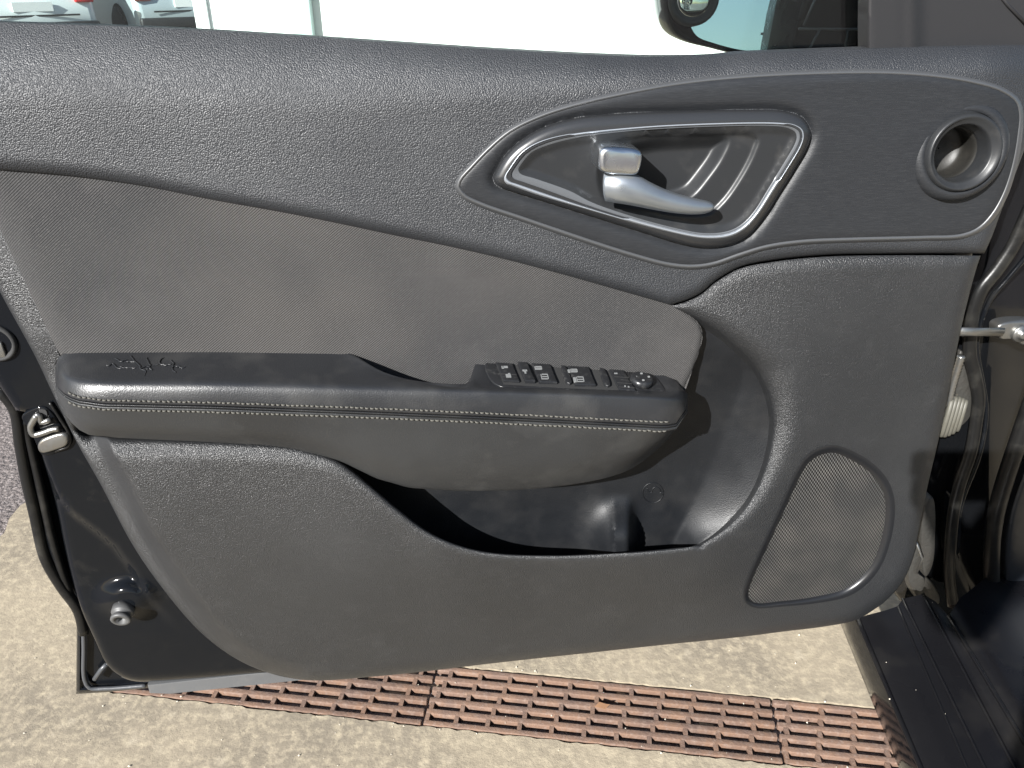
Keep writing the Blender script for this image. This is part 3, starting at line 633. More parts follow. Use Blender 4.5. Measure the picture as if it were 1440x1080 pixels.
sections('vent_ring', [circ(50, .003, off=(1, -1)), circ(48.5, .008, off=(1, -1)), circ(46.5, .0105, off=(1, -1)), circ(44, .011, off=(1.5, -1.5)), circ(42.5, .009, off=(2, -1.5)), circ(38, .0085, off=(3, -2)), circ(36, .007, off=(3, -2)), circ(35, .002, off=(3, -2)), circ(33, -.006, off=(3, -2)), circ(32.5, -.010, off=(3, -2))], M_cup, vent, caps=False)
sections('vent_bowl', [circ(32.5, -.008, off=(3, -2)), circ(33.5, -.010, off=(3, -2)), circ(32, -.0105, off=(3, -2)), circ(31.5, -.018, off=(3, -2)), circ(31, -.032, off=(2, -1)), circ(29, -.038, off=(1, 0)), circ(10, -.0385), circ(1, -.0385)], mat('vent_liner', (0.012, 0.0115, 0.010), 0.5, bump=[('noise', 700, .2, .0004)], var=[(40, (0.02, 0.0185, 0.016), .5, .75)]), vent, caps=False)

# ---- armrest
AX_ = [78, 82, 90, 100, 112, 125, 145, 170, 230, 300, 400, 460, 482, 497, 512, 530, 550, 575, 600, 630, 648, 656, 662, 668, 680, 720, 780, 840, 880, 905, 925, 940, 951, 959, 964, 967]
def I(xs, ys): return np.interp(AX_, xs, ys)
yb = I([78, 82, 90, 112, 300, 460, 482, 497, 512, 530, 550, 575, 600, 630, 648, 656, 662, 668, 680, 780, 880, 925, 951, 967], [512, 503, 496, 491, 489, 490.5, 492, 498, 507, 518, 527, 534, 538, 542.5, 543, 541, 531, 512, 504, 508, 517.5, 524, 534, 556])
hb = I([78, 460, 482, 497, 512, 530, 550, 600, 640, 652, 660, 668, 680, 967], [28, 28, 29, 38, 50, 60, 67, 72, 70, 62, 46, 32, 29, 29]) / 1000
yf = I([78, 84, 95, 112, 145, 300, 500, 700, 850, 925, 951, 967], [527, 534, 541, 545, 546, 547, 552, 558, 563, 566, 568, 569])
hf_ = I([78, 80, 84, 92, 102, 116, 135, 160, 300, 700, 880, 905, 925, 940, 951, 959, 964, 967], [34, 52, 68, 78, 84, 88, 91, 92, 94, 95, 95, 95, 94, 92, 88, 82, 74, 62]) / 1000
ys = I([78, 84, 95, 112, 145, 300, 500, 700, 850, 935, 951, 967], [541, 550, 559, 565, 569.5, 573, 580, 588.5, 596, 600.5, 598, 574])
ybt = I([78, 82, 90, 100, 112, 125, 170, 300, 400, 430, 482, 530, 575, 640, 720, 800, 860, 880, 905, 925, 940, 951, 959, 967], [548, 563, 580, 594, 605, 611.5, 616, 622, 629, 633, 650, 673, 685.5, 690.5, 689.5, 683, 671, 663, 648, 632, 617, 603, 592, 579])
hbt = I([78, 84, 95, 112, 145, 300, 450, 640, 800, 880, 925, 951, 967], [28, 42, 56, 64, 67, 69, 68, 62, 60, 54, 44, 38, 30]) / 1000
pp0 = P(682, 510, .034); pn = np.cross(P(902, 525, .034) - pp0, P(700, 546, .080) - pp0); pn /= np.linalg.norm(pn); pn *= np.sign(pn[2])
def pod(px, py, k=0.0): return PL(px, py, pp0 + pn * k, pn)
secs = []; rowsU = []; rowsD = []; crackref = []
for i, x in enumerate(AX_):
    podf = np.interp(x, [655, 672, 935, 960], [0, 1, 1, 0])
    def pt(y, h, usepod=0.0):
        a = P(x, y, h)
        if usepod * podf > 0: b = pod(x, y, -.0008); a = a * (1 - podf) + b * podf
        return a
    k = hf_[i]; b_ = hb[i]; Y0, Yf, Ys, Yb = yb[i], yf[i], ys[i], ybt[i]; hs_ = min(1.0, (k - .028) / .06)
    tl = .004 + .010 * hs_
    ctrl = [(pt(Y0, b_, 1) - np.array([0, 0, .012])), pt(Y0 + .8, b_ + .0008, 1), pt(Y0 + (Yf - 18 - Y0) * .25, b_ + (k - .016 - b_) * .27, 1), pt(Y0 + (Yf - 18 - Y0) * .6, b_ + (k - .016 - b_) * .62, 1), pt(max(Yf - 18, Y0 + 3) if Yf - 18 > Y0 + 2 else Y0 + 2.0, max(k - .015, b_ + .001), .6),
            pt(max(Yf - 9, Y0 + 4), k - .0055), pt(Yf, k - .0012), pt(Yf + (Ys - Yf) * .45, k + .0012), pt(Ys - 5, k + .0022), pt(Ys - 2.6, k + .0018), pt(Ys - 1.7, k - .0006), pt(Ys - .6, k + .0018), pt(Ys + .8, k + .0018), pt(Ys + 1.9, k - .0006), pt(Ys + 2.8, k + .0012),
            pt(Ys + 6, k + .0012), pt(Ys + (Yb - Ys) * .35, k + (hbt[i] - k) * .10), pt(Ys + (Yb - Ys) * .7, k + (hbt[i] - k) * .36), pt(Yb - 3, hbt[i] + .004), pt(Yb, hbt[i])]
    low = ctrl[-1] - DN * max(hbt[i] - .018, .006)
    cr_ = []
    C3 = np.array(ctrl)
    for j in range(len(C3) - 1):
        q = [C3[max(j - 1, 0)], C3[j], C3[j + 1], C3[min(j + 2, len(C3) - 1)]]
        for t_ in (0, .33, .66):
            cr_.append(.5 * (2 * q[1] + (q[2] - q[0]) * t_ + (2 * q[0] - 5 * q[1] + 4 * q[2] - q[3]) * t_ ** 2 + (3 * q[1] - q[0] - 3 * q[2] + q[3]) * t_ ** 3))
    cr_ += [C3[-1], low, ctrl[0] - DN * (.0 if b_ < .035 else .0) - np.array([0, 0, .01])]
    secs.append(cr_)
    rowsU.append((x, Ys - 7.0, k + .0028)); rowsD.append((x, Ys + 6.3, k + .0022))
# resample stations smoothly
SE = np.array(secs); nS = len(AX_); dense = []
for i in range(nS - 1):
    q = [SE[max(i - 1, 0)], SE[i], SE[i + 1], SE[min(i + 2, nS - 1)]]; n_ = max(1, int((AX_[i + 1] - AX_[i]) / 7))
    xs_ = [AX_[max(i - 1, 0)], AX_[i], AX_[i + 1], AX_[min(i + 2, nS - 1)]]
    m1 = (q[2] - q[0]) / max(xs_[2] - xs_[0], 1) * (xs_[2] - xs_[1]); m2 = (q[3] - q[1]) / max(xs_[3] - xs_[1], 1) * (xs_[2] - xs_[1])
    for t_ in np.arange(n_) / n_: dense.append((2 * t_**3 - 3 * t_**2 + 1) * q[1] + (t_**3 - 2 * t_**2 + t_) * m1 + (-2 * t_**3 + 3 * t_**2) * q[2] + (t_**3 - t_**2) * m2)
dense.append(SE[-1])
SPL = 12 * 3
arm = sections('armrest', [list(s[:SPL + 1]) + [s[-1]] for s in dense], M_arm, door, label='black padded armrest with twin stitched seam', flat_angle=math.radians(70))
sections('armrest_side_panel', [list(s[SPL:]) for s in dense], M_armlow, door, label='dusty side panel of the armrest below the seam', flat_angle=math.radians(70))
for rows in (rowsU, rowsD):
    r = cat_rom(np.array(rows, float), 1.0); r = r[(r[:, 0] > 96) & (r[:, 0] < 944)]; L_ = np.append(0, np.cumsum(np.linalg.norm(np.diff(r[:, :2], axis=0), axis=1))); parts = []
    s = 0.0
    while s + 5.4 < L_[-1]:
        ln_ = 5.2 + rng.uniform(-.7, .5); a, b = [np.array([np.interp(q, L_, r[:, k]) for k in range(3)]) for q in (s, s + ln_)]; a[1] += rng.normal(0, .28); b[1] += rng.normal(0, .28)
        pa, pb = P(*a), P(*b); mid = (pa + pb) / 2 + DN * .0006
        g = tube_geo([pa - DN * .0006, pa + (mid - pa) * .45 + DN * .0002, mid, pb + (mid - pb) * .45 + DN * .0002, pb - DN * .0006], [.0005, .00085, .0009, .00085, .0005], sides=6)
        V = [v for l in g for v in l]; Fc = [(i * 6 + j, i * 6 + (j + 1) % 6, i * 6 + 6 + (j + 1) % 6, i * 6 + 6 + j) for i in range(4) for j in range(6)]
        parts.append((V, Fc)); s += 7.0 + rng.uniform(-.3, .3)
    V, Fc = join_geo(parts); mesh_obj('stitching', V, Fc, M_thread, arm, kind='stuff')
# cracked vinyl on the elbow pad
def armtop(px, py):
    y0 = np.interp(px, AX_, yb); b_ = np.interp(px, AX_, hb); y1 = np.interp(px, AX_, yf) - 18; k = np.interp(px, AX_, hf_) - .016
    f = (py - y0) / (y1 - y0); f2 = np.interp(f, [0, .25, .6, 1], [0, .27, .62, 1]); return P(px, py, b_ + (k - b_) * f2 + .001)
cr = [[(150, 510), (158, 508), (166, 514), (172, 513)], [(162, 501), (170, 504), (178, 502)], [(184, 496), (188, 503), (194, 508), (198, 514), (205, 518), (203, 524)], [(206, 498), (208, 505), (212, 510), (206, 514), (214, 515)],
      [(228, 499), (224, 506), (232, 509), (240, 508)], [(240, 502), (244, 508), (242, 514), (248, 520)], [(250, 512), (260, 513)], [(166, 512), (180, 513), (190, 513)], [(214, 510), (222, 509)], [(178, 505), (190, 505)], [(244, 511), (252, 510)], [(198, 514), (206, 511), (214, 516)]]
parts = []
for c in cr:
    q = cat_rom(c, 2.0) + np.array([0, 4.0]); q = q + rng.normal(0, .5, q.shape); g = tube_geo([armtop(a, b) for a, b in q], [.00065] * len(q), sides=5, ref=(0, 0, 1), squash=.7)
    V = [v for l in g for v in l]; Fc = [(i * 5 + j, i * 5 + (j + 1) % 5, i * 5 + 5 + (j + 1) % 5, i * 5 + 5 + j) for i in range(len(g) - 1) for j in range(5)]; parts.append((V, Fc))
V, Fc = join_geo(parts); mesh_obj('vinyl_cracks', V, Fc, M_arm, arm, label='raised cracks in the vinyl of the elbow pad')

# ---- switch pack
SWP = [(683, 511), (690, 509.5), (740, 511.5), (800, 516), (860, 521), (902, 525), (917, 529), (928, 540), (936, 555), (932, 559), (900, 557.5), (850, 553), (790, 549), (730, 547), (707, 546.5), (694, 540), (686, 530), (682, 518)]
swo = outline(SWP, 3)
KS = .62
def slab(name, pxs, k0, k1, material, parent, bevel=.0, smooth_step=3, **kw):
    q = outline(pxs, smooth_step); k0 *= KS; k1 *= KS; bevel *= KS; b = pod(q[:, 0], q[:, 1], k0); return prism(name, b + pn * (k1 - k0), b, material, parent, bevel, **kw)
plate = slab('switch_plate', SWP, -.001, .0022, M_switch, door, .0012)
def quad(a, b, c, d): return [(*a, 's'), (*b, 's'), (*c, 's'), (*d, 's')]
slab('switch_well', [(697, 512, 's'), (800, 518.5, 's'), (868, 523.5, 's'), (884, 550, 's'), (790, 546, 's'), (708, 541, 's')], .0015, .0026, M_tyre, plate)
def icon(pts, k, parent):
    parts = []
    for p in pts:
        q = np.array(p, float); b = pod(q[:, 0], q[:, 1], k * KS); parts.append(prism_geo(b + pn * .0003, b - pn * .0009))
    V, Fc = join_geo(parts); return mesh_obj('icon', V, Fc, M_icon, parent, smooth=False)
def rect(cx, cy, a, b, sk=.25): return [(cx - a - sk * b, cy - b), (cx + a - sk * b, cy - b), (cx + a + sk * b, cy + b), (cx - a + sk * b, cy + b)]
def frame_icon(cx, cy, a, b): # little window pictogram: frame bars plus filled lower half
    return [rect(cx, cy - b, a * .9, .45), rect(cx - a, cy, .5, b), rect(cx + a, cy, .5, b), rect(cx, cy + b, a, .45), rect(cx, cy + .2, a, .35)]
lock = slab('lock_switch', quad((697, 512.5), (720, 514), (730, 539), (708, 538)), .002, .0065, M_switch, plate, .0015)
slab('lock_divider', quad((700, 525.2), (726, 526.6), (726.5, 527.6), (700.5, 526.3)), .0062, .0068, M_tyre, lock)
icon([rect(710, 516.0, 4, 1.2), rect(707, 516.5, 1.6, 1.6)], .0068, lock); icon([rect(715, 528.5, 3.5, 2.2), rect(716, 525.8, 1.5, .9)], .0068, lock)
wl = slab('window_lock_switch', quad((727, 512), (740, 513), (752, 540), (738, 539.5)), .002, .0085, M_switch, plate, .0015)
icon([rect(738, 521, 3.2, 1.0), rect(738.5, 522.6, 1.2, 2.4)], .0088, wl)
for (x0, x1, ic) in ((747, 773, 0), (797, 827, 1)):
    dy = (x0 - 747) * .075
    b_ = slab('window_switch', quad((x0, 514 + dy), (x1, 515.5 + dy), (x1 + 10, 541 + dy * .9), (x0 + 11, 540.5 + dy * .9)), .002, .0075, M_switch, plate, .002)
    icon(frame_icon(x0 + 10, 517.3 + dy, 4.6, 1.8) + ([rect(x0 + 3.0, 517.8 + dy, 1.4, 1.8)] if ic else []), .0078, b_)
    icon(frame_icon(x0 + 19, 529.5 + dy, 4.6, 3.2) + ([rect(x0 + 11.5, 530.3 + dy, 1.8, 3.2)] if ic else []), .0078, b_)
    sx = x1 + 14
    slab('switch_cheek', [(sx + 2, 516.5 + dy), (sx + 7, 517.5 + dy), (sx + 16, 541.5 + dy * .9), (sx + 10, 541.5 + dy * .9)], .002, .007, M_switch, plate, .001)
ms = slab('mirror_selector', quad((856, 521.5), (876, 523), (893, 551), (870, 549.5)), .002, .0058, M_switch, plate, .0012)
for yq in (529.5, 538, 544): slab('selector_divider', quad((860 + (yq - 522) * .5, yq), (880 + (yq - 523) * .55, yq + 1.4), (880.5 + (yq - 523) * .55, yq + 2.2), (860.5 + (yq - 522) * .5, yq + .8)), .0055, .0061, M_tyre, ms)
for r_ in (rect(866, 525, 2.2, .6), rect(879, 543, 1.0, .8), rect(884, 544, 1.0, .8)): icon([r_], .0062, ms)
kc = (901, 538)
kb = pod(*kc, .0012)
def kring(r, z): 
    e1 = DX * .0 + np.array([1.0, 0, 0]); e1 = e1 - pn * (e1 @ pn); e1 /= np.linalg.norm(e1); e2 = np.cross(pn, e1)
    return [kb + (e1 * math.cos(a) + e2 * math.sin(a)) * r + pn * z for a in np.linspace(0, 2 * math.pi, 28, endpoint=False)]
kn = sections('mirror_knob', [kring(.0125, 0), kring(.0122, .004), kring(.0112, .0062), kring(.0095, .007), kring(.006, .0066), kring(.0005, .0064)], M_switch, plate)
for a in (0, 90, 180, 270):
    e1 = np.array([1.0, 0, 0]); e2 = np.cross(pn, e1); c = kb + (e1 * math.cos(math.radians(a)) + e2 * math.sin(math.radians(a))) * .0066 + pn * .0072
    V, Fc = box_geo(c, e1 * .0011, e2 * .0011, pn * .0003); mesh_obj('arrow_mark', V, Fc, M_icon, kn, smooth=False)

# ---- window glass, sail panel, wing mirror
gp = [(-160, 60), (1222, 85), (1222, -160), (900, -260), (-160, -260)]
hprism('window_glass', gp, -.004, 0.0, M_glass, door)
sail = [(1219, 85, 's'), (1219, 20), (1222, -60, 's'), (1480, -60, 's'), (1480, 85, 's')]
def h_sail(X, Y, d): return .022 - .006 * sstep(X, 1262, 1300) + .004 * np.exp(-((X - 1285) / 9) ** 2) - roll(np.abs(X - 1219), 6, .006)
patch('sail_panel', outline(sail, 5), h_sail, M_dark, door, spacing=8, rings=(1.5, 4, 7), back=.02)
tube('sail_seam', [P(1396, -20, .0165), P(1418, 8, .0165), P(1450, 42, .0165)], .0016, M_dark, door, sides=8)
mh = -.13
HS = [(938, -90), (934, -40), (935, 0), (939, 30), (948, 48), (966, 59), (1000, 68), (1040, 77), (1085, 78), (1104, 64), (1122, 30), (1138, -5), (1160, -60), (1165, -95), (1140, -118), (1040, -124), (960, -115)]
hs = outline(HS, 5); c = hs.mean(0)
secs = []
for f, h in ((.90, mh - .012), (.925, mh - .002), (.955, mh + .003), (.985, mh), (1.0, mh - .008), (1.0, mh - .03), (.95, mh - .065), (.8, mh - .095), (.55, mh - .115), (.2, mh - .122)):
    q = c + (hs - c) * f; base = P(q[:, 0], q[:, 1], mh); secs.append(list(base + DN * (h - mh)))
mir = sections('wing_mirror_housing', secs, M_paint, door, label='black wing mirror housing outside the window')
GLS = outline([(962, -80), (962, 0), (968, 28), (979, 50), (1005, 61), (1048, 71), (1080, 71), (1099, 53), (1118, 10), (1140, -45), (1142, -90), (1040, -108), (970, -98)], 5)
mn = DN + np.array([0, 0, .10]) + DX * -.13; mn /= np.linalg.norm(mn); mp0 = P(1040, 0, mh + .003)
q = PL(GLS[:, 0], GLS[:, 1], mp0, mn); prism('mirror_glass', q + mn * .001, q - mn * .004, M_mirror, mir)
bs = PL(973, -1, mp0 + mn * .002, mn); e1 = np.cross(mn, [0, 0, 1]); e1 /= np.linalg.norm(e1); e2 = np.cross(e1, mn)
def bring(r, z): return [bs + (e1 * math.cos(a) + e2 * math.sin(a)) * r + mn * z for a in np.linspace(0, 2 * math.pi, 32, endpoint=False)]
bl = sections('blind_spot_mirror', [bring(.026, -.001), bring(.026, .010), bring(.0245, .012), bring(.0215, .012), bring(.021, .0108)], M_dark, mir, caps=False)
sections('convex_glass', [bring(.0215, .011), bring(.014, .0135), bring(.007, .0147), bring(.0004, .015)], M_mirror, bl)
hprism('mirror_stalk', [(1110, 85), (1225, 85), (1225, -70), (1150, -60), (1128, 10)], mh - .05, -.06, M_sill, door, bevel=.006)
for a, b in (((1123, 40.5), (1222, 41.5)), ((1153, 41), (1132, 80)), ((1192, 41), (1187, 80)), ((1130, 36), (1150, -10))):
    tube('glass_run_edge', [P(*a, -.055), P((a[0] + b[0]) / 2, (a[1] + b[1]) / 2, -.055), P(*b, -.055)], .0013, M_greyseal, door, sides=6)

# ---- painted shell behind the trim
INN = [(-60, 470, 's'), (-60, 110, 's'), (1385, 110, 's'), (1368, 360, 's'), (1340, 480), (1308, 640), (1280, 760), (1240, 838), (1185, 866, 's'), (600, 936), (420, 944), (367, 946.5), (267, 955), (205, 958.5), (187, 957.5), (167, 950), (150, 935), (132, 898), (114, 857), (100, 808), (90, 765), (80, 715), (70, 678), (60, 645, 's'), (56, 630), (52, 610), (45, 585), (22, 577, 's'), (17, 569), (8, 556), (-10, 530), (-60, 485)]
inn = outline(INN, 4)
RIDGE = np.array([(60, 640), (84, 692), (104, 718), (140, 745), (165, 766), (190, 800), (215, 840), (250, 878), (285, 905)], float)
def h_inn(X, Y, d):
    h = .006 - roll(d, 10, .008)
    r = seg_dist(X, Y, RIDGE); side = np.interp(Y, RIDGE[:, 1], RIDGE[:, 0]); left = (X < side) & (Y > 640) & (Y < 905)
    h = h - .010 * np.where(left, sstep(r, 0, 9), 0) * (1 - sstep(Y, 800, 900)) * sstep(Y, 640, 680)
    bump = np.exp(-(((X - 180) / 40) ** 2 + ((Y - 842) / 26) ** 2)); h = h + .013 * sstep(bump, .1, .9)
    return h
patch('door_shell', inn, h_inn, M_paint, door, spacing=6, back=.035, label='gloss black painted inner door shell')
SKIN = [(-60, 500, 's'), (0, 552), (22, 577), (27, 620), (34, 670), (43, 718), (57, 783), (80, 822), (108, 856, 's'), (107, 976, 's'), (160, 972.5), (230, 965), (500, 940, 's'), (500, 500, 's')]
patch('outer_skin', outline(SKIN, 5), lambda X, Y, d: -.034 + .004 * np.exp(-((d - 5) / 3) ** 2) - roll(d, 3, .003), M_paint, door, spacing=14, rings=(1, 2, 3.5, 5, 7, 10), back=.012)
sl_ = cat_rom([(-40, 512), (0, 549), (21, 576), (29, 625), (38, 675), (49, 722), (64, 785), (86, 824), (110, 858), (118, 890)], 6)
tube('rubber_seal', [P(x, y, -.022) for x, y in sl_], [.0062 if i > 8 else .004 for i in range(len(sl_))], M_rubber, door, sides=10)
sl2 = cat_rom([(34, 590), (46, 640), (58, 690), (70, 745), (86, 800), (104, 850)], 6)
tube('rubber_seal', [P(x, y, -.024) for x, y in sl2], .0045, M_rubber, door, sides=10)
M_hem = mat('hem_sky_sheen', (0.05, 0.053, 0.058), 0.35, bump=[('noise', 200, .3, .0006)])  # black painted edge; sky reflection put into a lighter grey base
tube('hem_edge', [P(x, y, -.028) for x, y in cat_rom([(117, 870), (118, 910), (119, 955), (126, 967), (150, 968), (205, 964)], 5)], .0028, M_hem, door, sides=8)
tube('hem_brace', [P(x, y, -.024) for x, y in [(133, 955), (142, 942), (150, 934)]], .003, M_hem, door, sides=8)
hprism('lower_weather_lip', [(207, 964), (210, 975), (236, 976), (420, 957), (500, 947), (500, 935), (380, 945)], -.02, -.004, M_greyseal, door, bevel=.002)
# bump stop
bc = P(173, 860, .016); bd = DN + np.array([0, 0, -.25]) + DX * .0; bd /= np.linalg.norm(bd); f1 = np.cross(bd, [0, 0, 1]); f1 /= np.linalg.norm(f1); f2 = np.cross(f1, bd)
def br(r, z): return [bc + (f1 * math.cos(a) + f2 * math.sin(a)) * r + bd * z for a in np.linspace(0, 2 * math.pi, 26, endpoint=False)]
sections('bump_stop', [br(.0125, -.006), br(.0125, .002), br(.0115, .0035), br(.0095, .0045), br(.0095, .007), br(.0112, .008), br(.0112, .011), br(.0098, .0122), br(.0065, .012), br(.0055, .007), br(.0005, .006)], mat('bump_rubber', (.06, .06, .06), .5), door)
# plug hole at the frame's left border and the latch
pc = P(-6, 482, .0065)
def pr(r, z): return [pc + (DX * math.cos(a) + DZ * math.sin(a)) * r + DN * z for a in np.linspace(0, 2 * math.pi, 30, endpoint=False)]
plug = sections('shell_plug', [pr(.019, -.002), pr(.019, .002), pr(.017, .004), pr(.0155, .003), pr(.012, -.004), pr(.0005, -.004)], M_tyre, door)
V, Fc = box_geo(P(-3, 492, .007), DX * .006, DZ * .008, DN * .002); bevel_obj(mesh_obj('plug_clip', V, Fc, M_steel, plug), .001)
lat = hprism('latch_plate', outline([(30, 586), (58, 572), (70, 578), (86, 600), (97, 618), (96, 628), (60, 641), (52, 628), (42, 606)], 3), .001, .008, M_paint, door, bevel=.002)
tube('latch_claw', [P(x, y, .012) for x, y in cat_rom([(52, 584), (47, 592), (43, 601), (47, 611), (60, 609), (74, 604), (83, 603)], 3)], .0032, M_steel, lat, sides=8)
tube('latch_claw', [P(x, y, .012) for x, y in cat_rom([(50, 583), (56, 585), (58, 594), (66, 592), (71, 590)], 3)], .0028, M_steel, lat, sides=8)
hprism('latch_mouth', outline([(55, 577), (64, 577), (66, 586), (60, 588)], 2), .008, .0095, M_tyre, lat)
hprism('latch_foot', outline([(52, 627), (58, 619), (88, 610), (94, 614), (95, 624), (92, 628), (60, 638), (54, 636)], 3), .004, .013, M_steel, lat, bevel=.003)
tube('latch_gasket', [P(x, y, .008) for x, y in cat_rom([(70, 566), (84, 588), (96, 608), (99, 620), (95, 628), (78, 634)], 4)], .0016, M_rubber, lat, sides=8)
# check strap
tube('check_strap', [P(1344, 466, -.005), P(1375, 467, -.012), P(1410, 467, -.03)], [(.0055, .0025)] * 3, M_steel, door, sides=8)

# ================================================================ CAR BODY
body = thing('car', 'black car body with door sill and hinge pillar at right', 'car', tuple(G(1330, 950, 0)))
pil = [(1300, 250, 's'), (1480, 120, 's'), (1500, 600, 's'), (1500, 1000, 's'), (1430, 930), (1330, 890), (1270, 850, 's'), (1290, 760), (1320, 560)]
def h_pil(X, Y, d): return -.065 - .03 * sstep(X, 1380, 1470) + .006 * np.sin(Y / 60) - .02 * sstep(Y, 620, 900)
M_jamb = mat('jamb_paint', (0.005, 0.0054, 0.0062), 0.08, spec=0.22, bump=[('noise', 60, 0.05, 0.001)], rvar=(22, .04, .14))
patch('hinge_pillar', outline(pil, 6), h_pil, M_jamb, body, spacing=10, rings=(2, 5), back=.05)
w1 = cat_rom([(1475, 245), (1450, 290), (1425, 345), (1402, 380), (1380, 408), (1368, 443), (1364, 478), (1364, 500), (1371, 530), (1376, 560), (1373, 590), (1366, 632), (1350, 680), (1342, 714), (1337, 760), (1335, 810), (1340, 850)], 5)
tube('pillar_weatherstrip', [P(x, y, -.045) for x, y in w1], [(.0085, .006)] * len(w1), M_rubber, body, sides=12)
w2 = cat_rom([(1475, 318), (1442, 362), (1416, 393), (1393, 421), (1379, 456), (1374, 490), (1381, 533), (1387, 575), (1384, 610), (1374, 650), (1358, 690), (1349, 720), (1345, 770), (1343, 820)], 5)
tube('pillar_flange', [P(x, y, -.048) for x, y in w2], .0028, M_paint, body, sides=8)
w3 = cat_rom([(1475, 500), (1448, 575), (1432, 620), (1413, 676), (1401, 720), (1395, 768), (1396, 826), (1412, 886), (1445, 945), (1475, 985)], 6)
tube('inner_seal', [P(x, y, -.02) for x, y in w3], .0105, M_rubber, body, sides=14)
kick = outline([(1478, 560, 's'), (1440, 660), (1420, 720), (1412, 780), (1416, 840), (1432, 890), (1480, 940, 's')], 6)
patch('kick_panel', kick, lambda X, Y, d: -.012 - roll(d, 10, .008), mat('blue_grey_kick', (.012, .014, .018), .4, bump=[('noise', 1200, .15, .0003)]), body, spacing=9, rings=(2, 5, 9), back=.02)
hprism('pillar_edge', outline([(1342, 700), (1350, 716), (1352, 800), (1362, 822), (1362, 850), (1342, 848), (1338, 790), (1339, 740)], 4), -.06, -.042, M_paint, body, bevel=.004)
# check strap bracket and bolt
cb = P(1437, 470, -.03)
hprism('strap_bracket', outline([(1404, 460), (1412, 455), (1445, 452), (1460, 456), (1460, 484), (1440, 486), (1424, 478), (1406, 476)], 3), -.05, -.034, M_steel, body, bevel=.003)
def cbr(r, z): return [cb + (DX * math.cos(a) + DZ * math.sin(a)) * r + DN * z for a in np.linspace(0, 2 * math.pi, 20, endpoint=False)]
sections('strap_bolt', [cbr(.011, -.006), cbr(.011, -.001), cbr(.0095, .001), cbr(.0055, .001), cbr(.0055, .004), cbr(.004, .005), cbr(.0003, .005)], M_steel, body)
# wiring boot and braided loom
for k in range(5):
    c = P(1331 + 5.2 * k, 587 - .6 * k, -.022 - .004 * k); R = (.0255, .0265, .0255, .0235, .0205)[k]
    pts = [c + DZ * R * math.sin(a) + (DX * .22 - DN * .30) * R * math.cos(a) for a in np.linspace(0, 2 * math.pi, 30, endpoint=False)]
    tube('boot_rib', pts, .0030, M_cream, body, sides=8, closed=True)
    sections('boot_fold', [[c + (DZ * R * math.sin(a) + (DX * .22 - DN * .30) * R * math.cos(a)) * q + DX * z for a in np.linspace(0, 2 * math.pi, 30, endpoint=False)] for q, z in ((.92, -.003), (.98, 0), (.92, .003))], M_cream, body)
lm = cat_rom([(1352, 500), (1346, 520), (1340, 540), (1336, 556), (1334, 570)], 2.2)
tube('braided_loom', [P(x, y, -.022) for x, y in lm], [.0038 + .0010 * (i % 2) for i in range(len(lm))], M_steel, body, sides=8)
hprism('pillar_gusset', outline([(1352, 494), (1366, 508), (1372, 540), (1368, 580), (1350, 600), (1345, 560)], 4), -.06, -.05, M_grime, body, bevel=.002)
# lower hinge, grimy
hprism('hinge_leaf', outline([(1281, 788), (1290, 762), (1297, 782), (1290, 806), (1300, 815), (1296, 832), (1280, 822)], 3), -.05, -.028, M_grime, body, bevel=.002)
hprism('hinge_leaf', outline([(1300, 720), (1312, 700), (1316, 760), (1310, 800), (1302, 812), (1296, 780)], 3), -.06, -.04, M_grime, body, bevel=.003)
hprism('hinge_bracket', outline([(1286, 826), (1300, 812), (1316, 826), (1322, 848), (1306, 858), (1292, 846)], 3), -.075, -.05, M_grime, body, bevel=.003)
tube('hinge_pin', [P(1288, 762, -.024), P(1297, 785, -.024), P(1289, 806, -.024)], .0016, M_steel, body, sides=6)
# sill
def line(a, b, z, n=14, ext=.25):
    a = np.array(a, float); b = np.array(b, float); A = G(*a, z); B = G(*b, z); return [A + (B - A) * t for t in np.linspace(-.02, 1 + ext, n)]
Ls = [line((1196, 886), (1272, 1080), .20), line((1183, 880), (1264, 1080), .262), line((1192, 876), (1278, 1080), .300), line((1207, 873), (1295, 1080), .325), line((1222, 868), (1312, 1080), .334), line((1246, 862), (1342, 1080), .338), line((1264, 856), (1360, 1080), .342),
      line((1271, 846), (1385, 1080), .346), line((1300, 839), (1427, 1080), .350), line((1318, 850), (1446, 1080), .352), line((1336, 870), (1462, 1080), .365), line((1352, 845), (1490, 1080), .372), line((1390, 815), (1560, 1080), .36), line((1460, 790), (1700, 1080), .35)]
sections('rocker_panel', Ls[:4], M_paint, body, caps=False, closed=False)
sections('sill', Ls[3:], M_sill, body, caps=False, closed=False)
for i, r in ((3, .0034), (6, .0016), (7, .0020), (8, .0022), (10, .0026)):
    tube('sill_rib', Ls[i], r, M_sill, body, sides=8, ref=(0, 0, 1))
parts = []
for _ in range(5):
    i = rng.integers(3, 9); f = rng.random() ** 1.6 * 12; j = int(f); a = Ls[i][j] + (Ls[i][j + 1] - Ls[i][j]) * (f - j); c = a + rng.normal(0, .004, 3) * np.array([1, 1, 0]) + np.array([0, 0, .004]); r = abs(rng.normal(0, .0004)) + .0004
    parts.append(([c + r * np.array(q) for q in ((1, 0, 0), (-1, 0, 0), (0, 1, 0), (0, -1, 0), (0, 0, 1), (0, 0, -1))], [(0, 2, 4), (2, 1, 4), (1, 3, 4), (3, 0, 4), (2, 0, 5), (1, 2, 5), (3, 1, 5), (0, 3, 5)]))
V, Fc = join_geo(parts); mesh_obj('dirt_specks', V, Fc, M_deadgrey, body, smooth=False, kind='stuff')

